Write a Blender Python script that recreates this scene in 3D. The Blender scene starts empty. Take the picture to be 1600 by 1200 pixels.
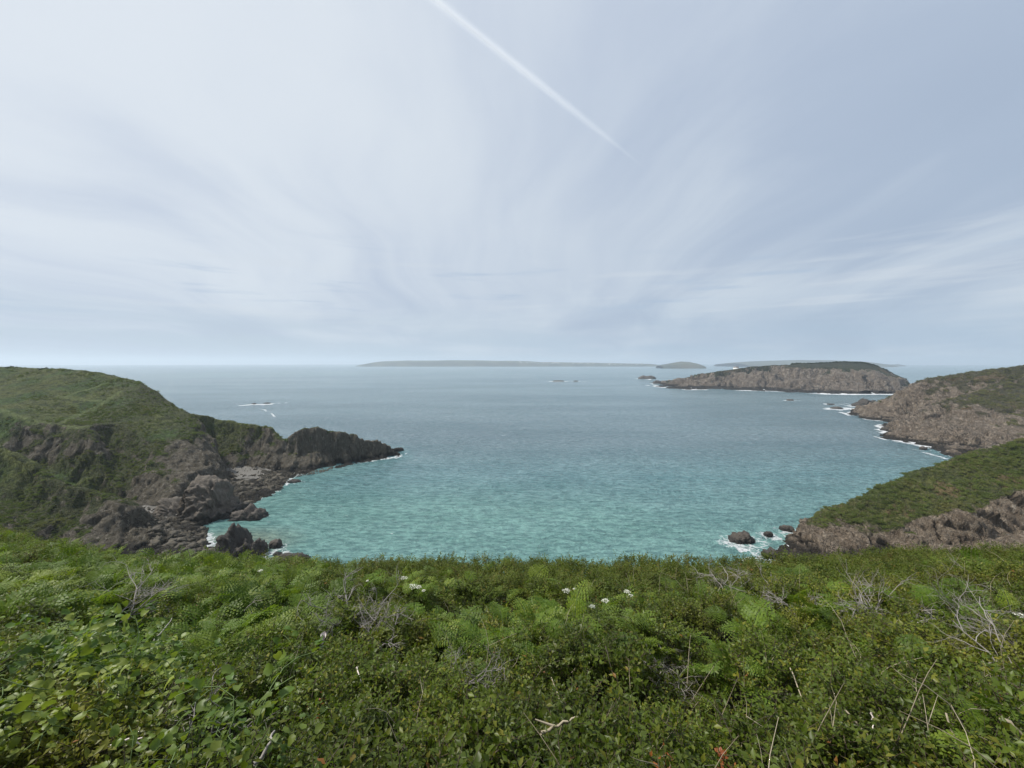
import bpy, math, random
import numpy as np
from mathutils import Vector, Matrix, Euler

rng = np.random.default_rng(7)
random.seed(7)
sc = bpy.context.scene
COL = sc.collection

# ------------------------------------------------------------------ camera
EYE = 60.0
FPX = 640.0                       # focal length in pixels of the 1600 px wide photograph
HORIZ = 566.2                     # eye level row
PITCH = math.atan((600 - HORIZ) / FPX)
cam_d = bpy.data.cameras.new('camera')
cam = bpy.data.objects.new('camera', cam_d)
COL.objects.link(cam)
cam.location = (0, 0, EYE)
cam.rotation_euler = (math.radians(90) - PITCH, 0, 0)
cam_d.sensor_width = 36
cam_d.lens = 36 * FPX / 1600
cam_d.clip_start = 0.05
cam_d.clip_end = 90000
sc.camera = cam

# ------------------------------------------------------------------ sun and sky
SUN_EL = math.radians(55)
SUN_AZ = math.radians(-84)        # from +Y towards +X
sun_dir = Vector((math.sin(SUN_AZ) * math.cos(SUN_EL), math.cos(SUN_AZ) * math.cos(SUN_EL), math.sin(SUN_EL)))
sd = bpy.data.lights.new('sun', 'SUN')
sd.energy = 4.8
sd.angle = math.radians(3)
sd.color = (1.0, 0.955, 0.88)
sun = bpy.data.objects.new('sun', sd)
COL.objects.link(sun)
sun.rotation_euler = sun_dir.to_track_quat('Z', 'Y').to_euler()
sc.view_settings.view_transform = 'Standard'
sc.view_settings.look = 'None'
sc.view_settings.exposure = 0.0
sc.view_settings.gamma = 1.0
sc.cycles.volume_bounces = 1
sc.cycles.max_bounces = 8
sc.cycles.diffuse_bounces = 3
sc.cycles.glossy_bounces = 2
sc.cycles.transmission_bounces = 3
sc.cycles.transparent_max_bounces = 8
sc.cycles.use_denoising = True


class NT:
    """small helper to wire node trees"""
    def __init__(s, tree):
        s.t = tree
        s.n = tree.nodes
        s.l = tree.links

    def add(s, typ, props=None, **ins):
        nd = s.n.new(typ)
        for k, v in (props or {}).items():
            setattr(nd, k, v)
        for k, v in ins.items():
            key = int(k[1:]) if k[0] == 'i' and k[1:].isdigit() else k.replace('_', ' ')
            sock = nd.inputs[key]
            if isinstance(v, bpy.types.NodeSocket):
                s.l.new(v, sock)
            else:
                try:
                    sock.default_value = v
                except Exception:
                    sock.default_value = (*v, 1.0)
        return nd

    def math(s, op, a, b=0.0, c=None, clamp=False):
        nd = s.n.new('ShaderNodeMath')
        nd.operation = op
        nd.use_clamp = clamp
        for k, v in enumerate((a, b) if c is None else (a, b, c)):
            if isinstance(v, bpy.types.NodeSocket):
                s.l.new(v, nd.inputs[k])
            else:
                nd.inputs[k].default_value = v
        return nd.outputs[0]

    def ramp(s, v, lo, hi, a=0.0, b=1.0, smooth=True):
        nd = s.n.new('ShaderNodeMapRange')
        nd.interpolation_type = 'SMOOTHSTEP' if smooth else 'LINEAR'
        s.l.new(v, nd.inputs[0])
        for k, x in enumerate((lo, hi, a, b)):
            nd.inputs[k + 1].default_value = x
        return nd.outputs[0]

    def mix(s, f, a, b, mode='MIX'):
        nd = s.n.new('ShaderNodeMix')
        nd.data_type = 'RGBA'
        nd.blend_type = mode
        for k, v in ((0, f), (6, a), (7, b)):
            if isinstance(v, bpy.types.NodeSocket):
                s.l.new(v, nd.inputs[k])
            elif k == 0:
                nd.inputs[k].default_value = v
            else:
                nd.inputs[k].default_value = (*v[:3], 1.0)
        return nd.outputs[2]

    def noise(s, vec, scale, detail=4.0, rough=0.5, dist=0.0, dims='3D'):
        nd = s.n.new('ShaderNodeTexNoise')
        nd.noise_dimensions = dims
        s.l.new(vec, nd.inputs['Vector'])
        nd.inputs['Scale'].default_value = scale
        nd.inputs['Detail'].default_value = detail
        nd.inputs['Roughness'].default_value = rough
        nd.inputs['Distortion'].default_value = dist
        return nd.outputs[0]

    def mapping(s, vec, scale=(1, 1, 1), rot=(0, 0, 0), loc=(0, 0, 0)):
        nd = s.n.new('ShaderNodeMapping')
        s.l.new(vec, nd.inputs[0])
        nd.inputs['Location'].default_value = loc
        nd.inputs['Rotation'].default_value = rot
        nd.inputs['Scale'].default_value = scale
        return nd.outputs[0]


world = bpy.data.worlds.new('World')
sc.world = world
world.use_nodes = True
w = NT(world.node_tree)
w.n.clear()
wo = w.add('ShaderNodeOutputWorld')
sky = w.add('ShaderNodeTexSky', dict(sky_type='NISHITA', sun_disc=False, sun_elevation=SUN_EL, sun_rotation=SUN_AZ, dust_density=2.0, altitude=60))
bg1 = w.add('ShaderNodeBackground', None, Color=sky.outputs[0], Strength=0.10)
tc = w.add('ShaderNodeTexCoord').outputs['Generated']
sep = w.add('ShaderNodeSeparateXYZ', None, Vector=tc)
dz = w.math('MAXIMUM', sep.outputs[2], 0.0)
den = w.math('ADD', dz, 0.26)
cx = w.math('DIVIDE', sep.outputs[0], den)
cy = w.math('DIVIDE', sep.outputs[1], den)
plane = w.add('ShaderNodeCombineXYZ', None, X=cx, Y=cy, Z=0.0).outputs[0]
warp = w.add('ShaderNodeTexNoise', None, Vector=plane, Scale=0.45, Detail=2.0)
wv = w.add('ShaderNodeVectorMath', dict(operation='MULTIPLY_ADD'), i0=warp.outputs['Color'], i1=(1.9, 2.4, 0), i2=plane).outputs[0]
streak = w.noise(w.mapping(wv, (1.25, 0.55, 1), (0, 0, math.radians(-12)), (9.9, 8.1, 0)), 1.0, 4.5, 0.5)
broad = w.noise(w.mapping(wv, (0.50, 0.34, 1), (0, 0, math.radians(12)), (2.7, 14.4, 0)), 1.0, 2.0, 0.5)
fine = w.noise(w.mapping(wv, (3.4, 1.5, 1), (0, 0, math.radians(-14)), (1, 4, 0)), 1.0, 5.0, 0.55)
off_c = w.ramp(w.math('ABSOLUTE', cx), 0.05, 0.9, 0.25, 1.0)
streak = w.math('MULTIPLY_ADD', w.math('SUBTRACT', streak, 0.5), off_c, 0.5)
s1 = w.math('MULTIPLY_ADD', streak, 0.75, w.math('MULTIPLY', broad, 0.95))
s1 = w.math('MULTIPLY_ADD', fine, 0.22, s1)
fib = w.noise(w.mapping(wv, (7.0, 1.3, 1), (0, 0, math.radians(-18)), (4, 2, 0)), 1.0, 6.0, 0.62)
s1 = w.math('MULTIPLY_ADD', w.math('MULTIPLY_ADD', w.math('SUBTRACT', fib, 0.5), off_c, 0.5), 0.20, s1)
bright = w.ramp(s1, 0.88, 1.19)
# brighter on the sun's side of the overcast
nrm = w.add('ShaderNodeVectorMath', dict(operation='NORMALIZE'), i0=tc).outputs[0]
dot = w.add('ShaderNodeVectorMath', dict(operation='DOT_PRODUCT'), i0=nrm, i1=tuple(sun_dir)).outputs['Value']
glow = w.ramp(dot, -0.15, 0.80, 0.0, 1.0, False)
dark_c = w.mix(glow, (0.41, 0.50, 0.635), (0.535, 0.61, 0.745))
lite_c = w.mix(glow, (0.59, 0.67, 0.76), (0.735, 0.795, 0.865))
cloud = w.mix(bright, dark_c, lite_c)
low = w.ramp(dz, 0.0, 0.17, 1.0, 0.0)
lown = w.noise(w.mapping(nrm, (3.0, 3.0, 26.0)), 1.0, 4.0, 0.5)
low2 = w.math('MULTIPLY', low, w.ramp(lown, 0.35, 0.60, 0.25, 1.0))
hor_c = w.mix(w.ramp(sep.outputs[0], -0.6, 0.8), (0.50, 0.60, 0.70), (0.40, 0.52, 0.66))
cloud = w.mix(low2, cloud, hor_c)
gapn = w.noise(w.mapping(nrm, (2.2, 2.2, 30.0), (0, 0, 0), (5.2, 1.1, 0.4)), 1.0, 5.0, 0.55)
gapb = w.math('MULTIPLY', w.ramp(dz, 0.06, 0.12), w.ramp(dz, 0.30, 0.16))
cloud = w.mix(w.math('MULTIPLY', gapb, w.ramp(gapn, 0.55, 0.70, 0.0, 0.75)), cloud, (0.38, 0.50, 0.66))
cloud = w.mix(w.math('MULTIPLY', gapb, w.ramp(gapn, 0.46, 0.34, 0.0, 0.45)), cloud, (0.66, 0.72, 0.79))
bg2 = w.add('ShaderNodeBackground', None, Color=cloud, Strength=1.0)
cover = w.ramp(s1, 0.65, 1.05, 0.88, 0.98)
mx = w.add('ShaderNodeMixShader', None, Fac=cover)
w.l.new(bg1.outputs[0], mx.inputs[1])
w.l.new(bg2.outputs[0], mx.inputs[2])
w.l.new(mx.outputs[0], wo.inputs[0])

# ------------------------------------------------------------------ helpers
def ray(px, py):
    u = (px - 800) / FPX
    v = (600 - py) / FPX
    c, s = math.cos(PITCH), math.sin(PITCH)
    return np.array([u, c + v * s, -s + v * c])


def at(px, py, d=None, z=0.0):
    """world point seen at a photo pixel, at depth d (world Y) or at height z"""
    r = ray(px, py)
    k = d / r[1] if d is not None else (z - EYE) / r[2]
    return np.array([r[0] * k, r[1] * k, EYE + r[2] * k])


def tag(o, label=None, cat=None, group=None, kind=None):
    for k, v in (('label', label), ('category', cat), ('group', group), ('kind', kind)):
        if v:
            o[k] = v
    return o


def new_mesh(name, V, F, mat=None, smooth=True, attrs=None, matidx=None):
    """V (n,3), F list of arrays of faces (m,k)"""
    if isinstance(F, np.ndarray):
        F = [F]
    me = bpy.data.meshes.new(name)
    V = np.asarray(V, dtype=np.float32)
    me.vertices.add(len(V))
    me.vertices.foreach_set('co', V.ravel())
    loops = np.concatenate([f.ravel() for f in F]).astype(np.int32)
    sizes = np.concatenate([np.full(len(f), f.shape[1]) for f in F]).astype(np.int32)
    starts = np.concatenate([[0], np.cumsum(sizes)[:-1]]).astype(np.int32)
    me.loops.add(len(loops))
    me.loops.foreach_set('vertex_index', loops)
    me.polygons.add(len(sizes))
    me.polygons.foreach_set('loop_start', starts)
    me.polygons.foreach_set('loop_total', sizes)
    if smooth:
        me.polygons.foreach_set('use_smooth', np.ones(len(sizes), dtype=bool))
    for k, a in (attrs or {}).items():
        at_ = me.attributes.new(k, 'FLOAT', 'POINT')
        at_.data.foreach_set('value', np.asarray(a, dtype=np.float32))
    me.update()
    me.validate()
    if mat is not None:
        for m in (mat if isinstance(mat, (list, tuple)) else [mat]):
            me.materials.append(m)
    if matidx is not None:
        me.polygons.foreach_set('material_index', np.asarray(matidx, dtype=np.int32))
    return me


def link(name, me, parent=None, loc=(0, 0, 0), rot=(0, 0, 0), scale=(1, 1, 1)):
    o = bpy.data.objects.new(name, me)
    COL.objects.link(o)
    o.location = loc
    o.rotation_euler = rot
    o.scale = scale
    if parent is not None:
        o.parent = parent
    return o


def empty(name, loc, rot=(0, 0, 0), scale=(1, 1, 1)):
    o = bpy.data.objects.new(name, None)
    COL.objects.link(o)
    o.empty_display_size = 0.1
    o.location, o.rotation_euler, o.scale = loc, rot, scale
    return o


# ---- vectorised noise
def _h(ix, iy, iz, seed):
    with np.errstate(over='ignore'):
        h = (ix.astype(np.int64) * 374761393 + iy.astype(np.int64) * 668265263 + iz.astype(np.int64) * 2147483647 * 7 + seed * 974634777)
        h = (h ^ (h >> 13)) * 1274126177
        h = h ^ (h >> 16)
        h = (h ^ (h >> 11)) * 1103515245
        h = h ^ (h >> 15)
    return (h & 0xFFFFFF).astype(np.float64) / float(0xFFFFFF)


def vnoise(p, seed=0):
    p = np.asarray(p, dtype=np.float64)
    i = np.floor(p)
    f = p - i
    i = i.astype(np.int64)
    f = f * f * f * (f * (f * 6 - 15) + 10)
    r = 0
    for dx in (0, 1):
        wx = f[:, 0] if dx else 1 - f[:, 0]
        for dy in (0, 1):
            wy = f[:, 1] if dy else 1 - f[:, 1]
            for dz_ in (0, 1):
                wz = f[:, 2] if dz_ else 1 - f[:, 2]
                r = r + wx * wy * wz * _h(i[:, 0] + dx, i[:, 1] + dy, i[:, 2] + dz_, seed)
    return r * 2 - 1


def fbm(p, octv=4, seed=0, gain=0.5, ridged=False):
    a, s, t, q = 1.0, 0.0, 0.0, np.asarray(p, dtype=np.float64)
    for k in range(octv):
        n = vnoise(q, seed + k * 17)
        if ridged:
            n = 1 - 2 * np.abs(n)
        s = s + a * n
        t += a
        a *= gain
        q = q * 2.03 + 11.3
    return s / t


def facet(p, seed=0, tilt=0.6):
    """fractured blocks: each Voronoi cell has its own offset and slant"""
    p = np.asarray(p, dtype=np.float64)
    i = np.floor(p).astype(np.int64)
    best = np.full(len(p), 1e9)
    out = np.zeros(len(p))
    for dx in (-1, 0, 1):
        for dy in (-1, 0, 1):
            for dz_ in (-1, 0, 1):
                c = i + np.array([dx, dy, dz_])
                a, b, g = c[:, 0], c[:, 1], c[:, 2]
                o = np.stack([_h(a, b, g, seed + 1), _h(a, b, g, seed + 2), _h(a, b, g, seed + 3)], 1)
                q = p - (c + o)
                d = (q * q).sum(1)
                m = d < best
                if m.any():
                    n = np.stack([_h(a, b, g, seed + 4), _h(a, b, g, seed + 5), _h(a, b, g, seed + 6)], 1) * 2 - 1
                    v = (_h(a, b, g, seed + 7) - 0.5) + tilt * (q * n).sum(1)
                    out = np.where(m, v, out)
                    best = np.where(m, d, best)
    return out


def smooth(x, a, b):
    t = np.clip((x - a) / (b - a), 0, 1)
    return t * t * (3 - 2 * t)


class RBF:
    """height through scattered control points"""
    def __init__(s, P):
        P = np.array(P, dtype=np.float64)
        s.c = P[:, :2]
        s.sc = 100.0
        n = len(P)
        D = np.linalg.norm(s.c[:, None] - s.c[None], axis=2) / s.sc
        A = np.zeros((n + 1, n + 1))
        A[:n, :n] = D - np.eye(n) * 0.004
        A[:n, n] = A[n, :n] = 1
        s.w = np.linalg.solve(A, np.concatenate([P[:, 2], [0]]))

    def __call__(s, x, y):
        out = np.zeros(len(x))
        for k in range(0, len(x), 40000):
            q = np.stack([x[k:k + 40000], y[k:k + 40000]], 1)
            D = np.sqrt(((q[:, None, :] - s.c[None]) ** 2).sum(2)) / s.sc
            out[k:k + 40000] = D @ s.w[:-1] + s.w[-1]
        return out


class TIN:
    """height from break lines and spot heights, as in a survey: Delaunay triangles, sampled on a grid and lightly softened"""
    def __init__(s, P, box, step, soft=2):
        from mathutils.geometry import delaunay_2d_cdt
        P = np.array(P, dtype=np.float64)
        r_ = delaunay_2d_cdt([Vector((a, b)) for a, b in P[:, :2]], [], [], 0, 0.05)
        vx = np.array([v[:] for v in r_[0]])
        ids = [o[0] for o in r_[3]]
        z_ = P[ids, 2]
        s.x0, s.y0, s.st = box[0], box[2], step
        s.nx, s.ny = int((box[1] - box[0]) / step) + 1, int((box[3] - box[2]) / step) + 1
        G = np.full((s.ny, s.nx), -12.0)
        for f in r_[2]:
            a, b, c = vx[f[0]], vx[f[1]], vx[f[2]]
            za, zb, zc = z_[f[0]], z_[f[1]], z_[f[2]]
            i0, i1 = int(max(0, (min(a[0], b[0], c[0]) - s.x0) // step)), int(min(s.nx - 1, (max(a[0], b[0], c[0]) - s.x0) // step + 1))
            j0, j1 = int(max(0, (min(a[1], b[1], c[1]) - s.y0) // step)), int(min(s.ny - 1, (max(a[1], b[1], c[1]) - s.y0) // step + 1))
            if i1 < i0 or j1 < j0:
                continue
            gx, gy = np.meshgrid(s.x0 + np.arange(i0, i1 + 1) * step, s.y0 + np.arange(j0, j1 + 1) * step)
            det = (b[1] - c[1]) * (a[0] - c[0]) + (c[0] - b[0]) * (a[1] - c[1])
            if abs(det) < 1e-9:
                continue
            l1 = ((b[1] - c[1]) * (gx - c[0]) + (c[0] - b[0]) * (gy - c[1])) / det
            l2 = ((c[1] - a[1]) * (gx - c[0]) + (a[0] - c[0]) * (gy - c[1])) / det
            l3 = 1 - l1 - l2
            m = (l1 >= -1e-6) & (l2 >= -1e-6) & (l3 >= -1e-6)
            sub = G[j0:j1 + 1, i0:i1 + 1]
            sub[m] = (l1 * za + l2 * zb + l3 * zc)[m]
        for _ in range(soft):
            Q = np.pad(G, 1, mode='edge')
            G = (Q[1:-1, 1:-1] * 2 + Q[:-2, 1:-1] + Q[2:, 1:-1] + Q[1:-1, :-2] + Q[1:-1, 2:]) / 6
        s.G = G

    def __call__(s, x, y):
        fx = np.clip((np.asarray(x) - s.x0) / s.st, 0, s.nx - 1.001)
        fy = np.clip((np.asarray(y) - s.y0) / s.st, 0, s.ny - 1.001)
        i, j = fx.astype(int), fy.astype(int)
        u, v = fx - i, fy - j
        G = s.G
        return (G[j, i] * (1 - u) + G[j, i + 1] * u) * (1 - v) + (G[j + 1, i] * (1 - u) + G[j + 1, i + 1] * u) * v


# ------------------------------------------------------------------ materials
def mat_new(name):
    m = bpy.data.materials.new(name)
    m.use_nodes = True
    t = NT(m.node_tree)
    t.n.clear()
    out = t.add('ShaderNodeOutputMaterial')
    return m, t, out


def terrain_mat(name, grass_a, grass_b, grass_c, rock_a, rock_b, rock_c, scale=1.0, wet=3.0, soil=(0.20, 0.125, 0.07), soil_amt=0.0, strata=(0.5, 0.0, 0.6), scrub_a=(0.030, 0.036, 0.015), scrub_b=(0.060, 0.055, 0.028)):
    m, t, out = mat_new(name)
    pos = t.add('ShaderNodeNewGeometry').outputs['Position']
    sp = t.add('ShaderNodeSeparateXYZ', None, Vector=pos)
    rk = t.add('ShaderNodeAttribute', dict(attribute_name='rock')).outputs['Fac']
    n1 = t.noise(pos, 0.05 * scale, 5, 0.55)
    n2 = t.noise(pos, 0.35 * scale, 6, 0.6)
    n3 = t.noise(pos, 1.6 * scale, 6, 0.65)
    n4 = t.noise(t.mapping(pos, (1, 1, 0.25), strata), 0.9 * scale, 6, 0.65)
    # vegetation
    g = t.mix(t.ramp(n1, 0.40, 0.58), grass_a, grass_b)
    g = t.mix(t.ramp(n2, 0.42, 0.68), g, grass_c)
    g = t.mix(t.ramp(n3, 0.30, 0.75, 0.35, 0.0), g, (0.012, 0.018, 0.008))
    scb = t.add('ShaderNodeAttribute', dict(attribute_name='scrub')).outputs['Fac']
    sc_m = t.ramp(t.math('ADD', scb, t.math('MULTIPLY_ADD', n2, 0.9, -0.45)), 0.25, 0.75)
    g = t.mix(sc_m, g, t.mix(t.ramp(n3, 0.35, 0.65), scrub_a, scrub_b))
    pth = t.add('ShaderNodeAttribute', dict(attribute_name='path')).outputs['Fac']
    g = t.mix(t.math('MULTIPLY', pth, t.ramp(n2, 0.3, 0.6, 0.1, 0.65)), g, (0.150, 0.185, 0.065))
    if soil_amt:
        sn = t.math('MULTIPLY', t.ramp(t.noise(pos, 0.09 * scale, 5, 0.6), 0.56, 0.64), soil_amt)
        g = t.mix(sn, g, soil)
    # rock
    r = t.mix(t.ramp(n2, 0.35, 0.65), rock_a, rock_b)
    r = t.mix(t.ramp(n4, 0.50, 0.72), r, rock_c)
    wn = t.add('ShaderNodeTexNoise', None, Vector=pos, Scale=0.6 * scale, Detail=5.0)
    wpv = t.add('ShaderNodeVectorMath', dict(operation='MULTIPLY_ADD'), i0=wn.outputs['Color'], i1=(4.5 / scale,) * 3, i2=t.mapping(pos, (1, 1, 0.4), strata)).outputs[0]
    vor = t.add('ShaderNodeTexVoronoi', dict(feature='DISTANCE_TO_EDGE'), Vector=wpv, Scale=0.42 * scale)
    crack = t.math('MULTIPLY', t.ramp(vor.outputs[0], 0.0, 0.07, 0.75, 0.0), t.ramp(n1, 0.4, 0.6))
    r = t.mix(crack, r, (0.018, 0.016, 0.014))
    vor2 = t.add('ShaderNodeTexVoronoi', dict(feature='DISTANCE_TO_EDGE'), Vector=wpv, Scale=1.5 * scale)
    r = t.mix(t.math('MULTIPLY', t.ramp(vor2.outputs[0], 0.0, 0.07, 0.45, 0.0), t.ramp(n2, 0.42, 0.58)), r, (0.022, 0.019, 0.016))
    lich = t.ramp(t.noise(pos, 0.8 * scale, 5, 0.7), 0.60, 0.68, 0.0, 0.45)
    r = t.mix(lich, r, (0.30, 0.29, 0.25))
    fac = t.ramp(t.math('ADD', rk, t.math('MULTIPLY_ADD', n2, 0.9, -0.45)), 0.40, 0.62)
    col = t.mix(fac, g, r)
    sand = t.add('ShaderNodeAttribute', dict(attribute_name='sand')).outputs['Fac']
    peb = t.mix(t.ramp(n3, 0.35, 0.7), (0.32, 0.30, 0.27), (0.48, 0.46, 0.42))
    # tide-stained black band just above the water
    zz = t.math('ADD', sp.outputs[2], t.math('MULTIPLY_ADD', n2, -wet, wet * 0.5))
    band = t.ramp(zz, wet * 0.55, wet * 1.15, 0.86, 0.0)
    band = t.math('MULTIPLY', band, fac)
    col = t.mix(band, col, (0.016, 0.015, 0.014))
    col = t.mix(t.ramp(t.math('MULTIPLY_ADD', n2, 0.5, t.math('ADD', sand, -0.25)), 0.3, 0.6), col, peb)
    bh = t.math('MULTIPLY_ADD', n3, 0.6, t.math('MULTIPLY', n4, 1.0))
    bh = t.math('MULTIPLY_ADD', t.ramp(vor.outputs[0], 0, 0.12), 0.45, bh)
    bh = t.math('MULTIPLY_ADD', t.math('MULTIPLY', t.ramp(vor2.outputs[0], 0, 0.15), fac), 0.35, bh)
    bump = t.add('ShaderNodeBump', None, Height=bh, Strength=1.0, Distance=1.7 / scale)
    bs = t.add('ShaderNodeBsdfPrincipled', None, Base_Color=col, Roughness=0.88, Normal=bump.outputs[0])
    bs.inputs['Specular IOR Level'].default_value = 0.25
    t.l.new(bs.outputs[0], out.inputs[0])
    return m


M_left = terrain_mat('cliff_left', (0.062, 0.110, 0.022), (0.115, 0.132, 0.036), (0.040, 0.056, 0.018),
                     (0.125, 0.109, 0.078), (0.195, 0.170, 0.130), (0.33, 0.30, 0.25), scrub_a=(0.030, 0.044, 0.014), scrub_b=(0.078, 0.080, 0.032))
M_right = terrain_mat('cliff_right', (0.085, 0.115, 0.030), (0.135, 0.136, 0.046), (0.055, 0.074, 0.024),
                      (0.25, 0.195, 0.142), (0.34, 0.275, 0.205), (0.46, 0.39, 0.31), soil_amt=0.5, scrub_a=(0.052, 0.066, 0.022), scrub_b=(0.100, 0.096, 0.040), strata=(0.4, 0.5, 0.6))
M_far = terrain_mat('cliff_far', (0.055, 0.065, 0.026), (0.095, 0.090, 0.040), (0.040, 0.046, 0.020),
                    (0.25, 0.198, 0.15), (0.345, 0.28, 0.215), (0.46, 0.39, 0.31), scale=0.45, wet=2.6, soil_amt=0.4, scrub_a=(0.05, 0.05, 0.026), scrub_b=(0.10, 0.085, 0.05))
M_isl = terrain_mat('cliff_island', (0.060, 0.070, 0.030), (0.11, 0.105, 0.05), (0.045, 0.052, 0.024),
                    (0.25, 0.202, 0.16), (0.345, 0.285, 0.228), (0.46, 0.40, 0.33), scale=0.2, wet=6.0, soil_amt=0.3, scrub_a=(0.02, 0.028, 0.013), scrub_b=(0.04, 0.045, 0.02))


def rock_mat(name, a, b, c, s=1.0, wetz=None):
    m, t, out = mat_new(name)
    tc_ = t.add('ShaderNodeTexCoord').outputs['Object']
    pos = t.add('ShaderNodeNewGeometry').outputs['Position']
    n2 = t.noise(tc_, 0.7 * s, 6, 0.65)
    n3 = t.noise(tc_, 3.0 * s, 6, 0.7)
    col = t.mix(t.ramp(n2, 0.35, 0.65), a, b)
    col = t.mix(t.ramp(n3, 0.55, 0.75), col, c)
    rnd = t.add('ShaderNodeObjectInfo').outputs['Random']
    hsv = t.add('ShaderNodeHueSaturation', None, Color=col, Value=t.ramp(rnd, 0, 1, 0.65, 1.35, False))
    col = hsv.outputs[0]
    if wetz:
        sp = t.add('ShaderNodeSeparateXYZ', None, Vector=pos)
        zz = t.math('ADD', sp.outputs[2], t.math('MULTIPLY_ADD', n2, -wetz, wetz * 0.5))
        col = t.mix(t.ramp(zz, wetz * 0.5, wetz * 1.1, 0.85, 0.0), col, (0.014, 0.013, 0.012))
    bump = t.add('ShaderNodeBump', None, Height=t.math('MULTIPLY_ADD', n3, 0.5, n2), Strength=1.0, Distance=0.5 / s)
    bs = t.add('ShaderNodeBsdfPrincipled', None, Base_Color=col, Roughness=0.8, Normal=bump.outputs[0])
    t.l.new(bs.outputs[0], out.inputs[0])
    return m


M_searock = rock_mat('sea_rock', (0.045, 0.038, 0.032), (0.075, 0.062, 0.050), (0.12, 0.10, 0.08), wetz=1.6)
M_outcrop = rock_mat('outcrop_rock', (0.075, 0.062, 0.048), (0.115, 0.098, 0.078), (0.19, 0.165, 0.13), s=0.7, wetz=3.2)
M_boulder = rock_mat('boulder', (0.040, 0.034, 0.026), (0.085, 0.072, 0.048), (0.16, 0.14, 0.10), s=1.4)

# ------------------------------------------------------------------ near land: heights
P = []
W = []


def c3(px, py, d):
    P.append(tuple(at(px, py, d)))


def wl(px, py, z=0.0):
    P.append(tuple(at(px, py, z=z)))


def sea_pt(px, py, z=-7.0):
    a = at(px, py, z=0)
    P.append((a[0], a[1], z))


def xyz(*a):
    for q in a:
        P.append(q)


def line(rows, step=5.0, seed=0, rough=0.0):
    """break line through photo pixels: (px, py, depth) or (px, py, None, height); (x, y, z, 'w') is a world point"""
    out_ = []
    for q_ in rows:
        if len(q_) == 4 and q_[3] == 'w':
            out_.append(np.array(q_[:3], dtype=float))
        elif len(q_) == 4:
            out_.append(at(q_[0], q_[1], z=q_[3]))
        else:
            out_.append(at(*q_))
    rg_ = np.random.default_rng(seed + 5)
    res = []
    for a_, b_ in zip(out_[:-1], out_[1:]):
        n_ = max(1, int(np.linalg.norm((b_ - a_)[:2]) / step))
        for k_ in range(n_):
            p_ = a_ + (b_ - a_) * k_ / n_
            if k_:
                p_ = p_ + rg_.normal(0, rough, 3)
            res.append(p_)
    res.append(out_[-1])
    P.extend(tuple(p_) for p_ in res)
    return np.array(res)


def offset(ln, dx, dy, fz):
    for p_ in ln[::2]:
        P.append((p_[0] + (p_[0] / p_[1] * dy * 1.05 if dx is None else dx), p_[1] + dy, fz(p_[2])))


def W3(*rows):
    return [(r_[0], r_[1], None, r_[2]) for r_ in rows]


# main left headland
sky_ = line([(-160, 564, 262), (0, 573, 255), (20, 574, 255), (60, 576, 255), (95, 577, 253), (130, 579, 250), (155, 583, 247), (180, 591, 245), (205, 594, 243), (225, 599, 240), (240, 610, 238), (255, 619, 236), (275, 633, 232), (290, 643, 228), (303, 655, 223)], 6)
offset(sky_[:-3], -8, 34, lambda z_: z_ - 24)
offset(sky_[:-3], -20, 75, lambda z_: -8)
line([(303, 655, 223), (316, 668, 217), (330, 690, 211), (344, 716, 206), (352, 735, 203), (357, 748, 201)], 4)
line([(-172, 227, 12, 'w'), (-163, 218.5, 6, 'w'), (-156, 213, 3.2, 'w'), (-148, 208.5, 2.6, 'w')], 4)
line([(-160, 634, 196), (0, 643, 192), (30, 650, 191), (60, 658, 190), (85, 665, 189), (112, 670, 188), (135, 671, 187), (143, 674, 186), (149, 664, 192), (155, 655, 200), (165, 658, 200), (180, 663, 199), (195, 669, 197), (222, 680, 194), (245, 691, 192), (258, 690, 194), (270, 684, 198), (285, 682, 201), (300, 680, 204), (318, 692, 207)], 4, 1, .3)
for q in ((0, 610, 222), (100, 622, 218), (200, 632, 218), (250, 655, 211), (-140, 600, 220), (50, 630, 208), (110, 645, 206), (270, 660, 213), (290, 670, 209), (-300, 560, 250)):
    c3(*q)
# foot of the main cliff, and the gully between it and the near ridge
line([(-242, 177, 24, 'w'), (-216, 174, 15, 'w'), (-200, 172, 10, 'w'), (-185, 171, 6, 'w'), (-168, 169, 3, 'w'), (206, 793, None, 1.8), (240, 794, None, 1.6), (282, 791, None, 1.6), (305, 782, None, 2), (325, 771, None, 2.4), (345, 758, None, 2.4), (357, 750, None, 2.4)], 4, 2, .2)
line([(-242, 164, 22, 'w'), (-202, 161, 13, 'w'), (-187, 159, 9, 'w'), (-173, 157, 5.5, 'w'), (-157, 154, 3.2, 'w'), (-141, 150, 2.4, 'w')], 5)
# rib and hollow of the main face
line([(146, 690, 181), (158, 720, 177), (172, 750, 172), (188, 772, 168.5)], 4)
line([(168, 700, 190), (182, 735, 180), (196, 765, 171)], 4)
line([(205, 745, 172.5), (225, 738, 175), (250, 742, 173.5), (285, 740, 175.5), (303, 738, 180), (318, 734, 186), (340, 733, 195)], 4, 13, .7)
line([(0, 695, 180), (50, 720, 179), (90, 738, 177), (125, 755, 175)], 5, 14, .8)
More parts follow.
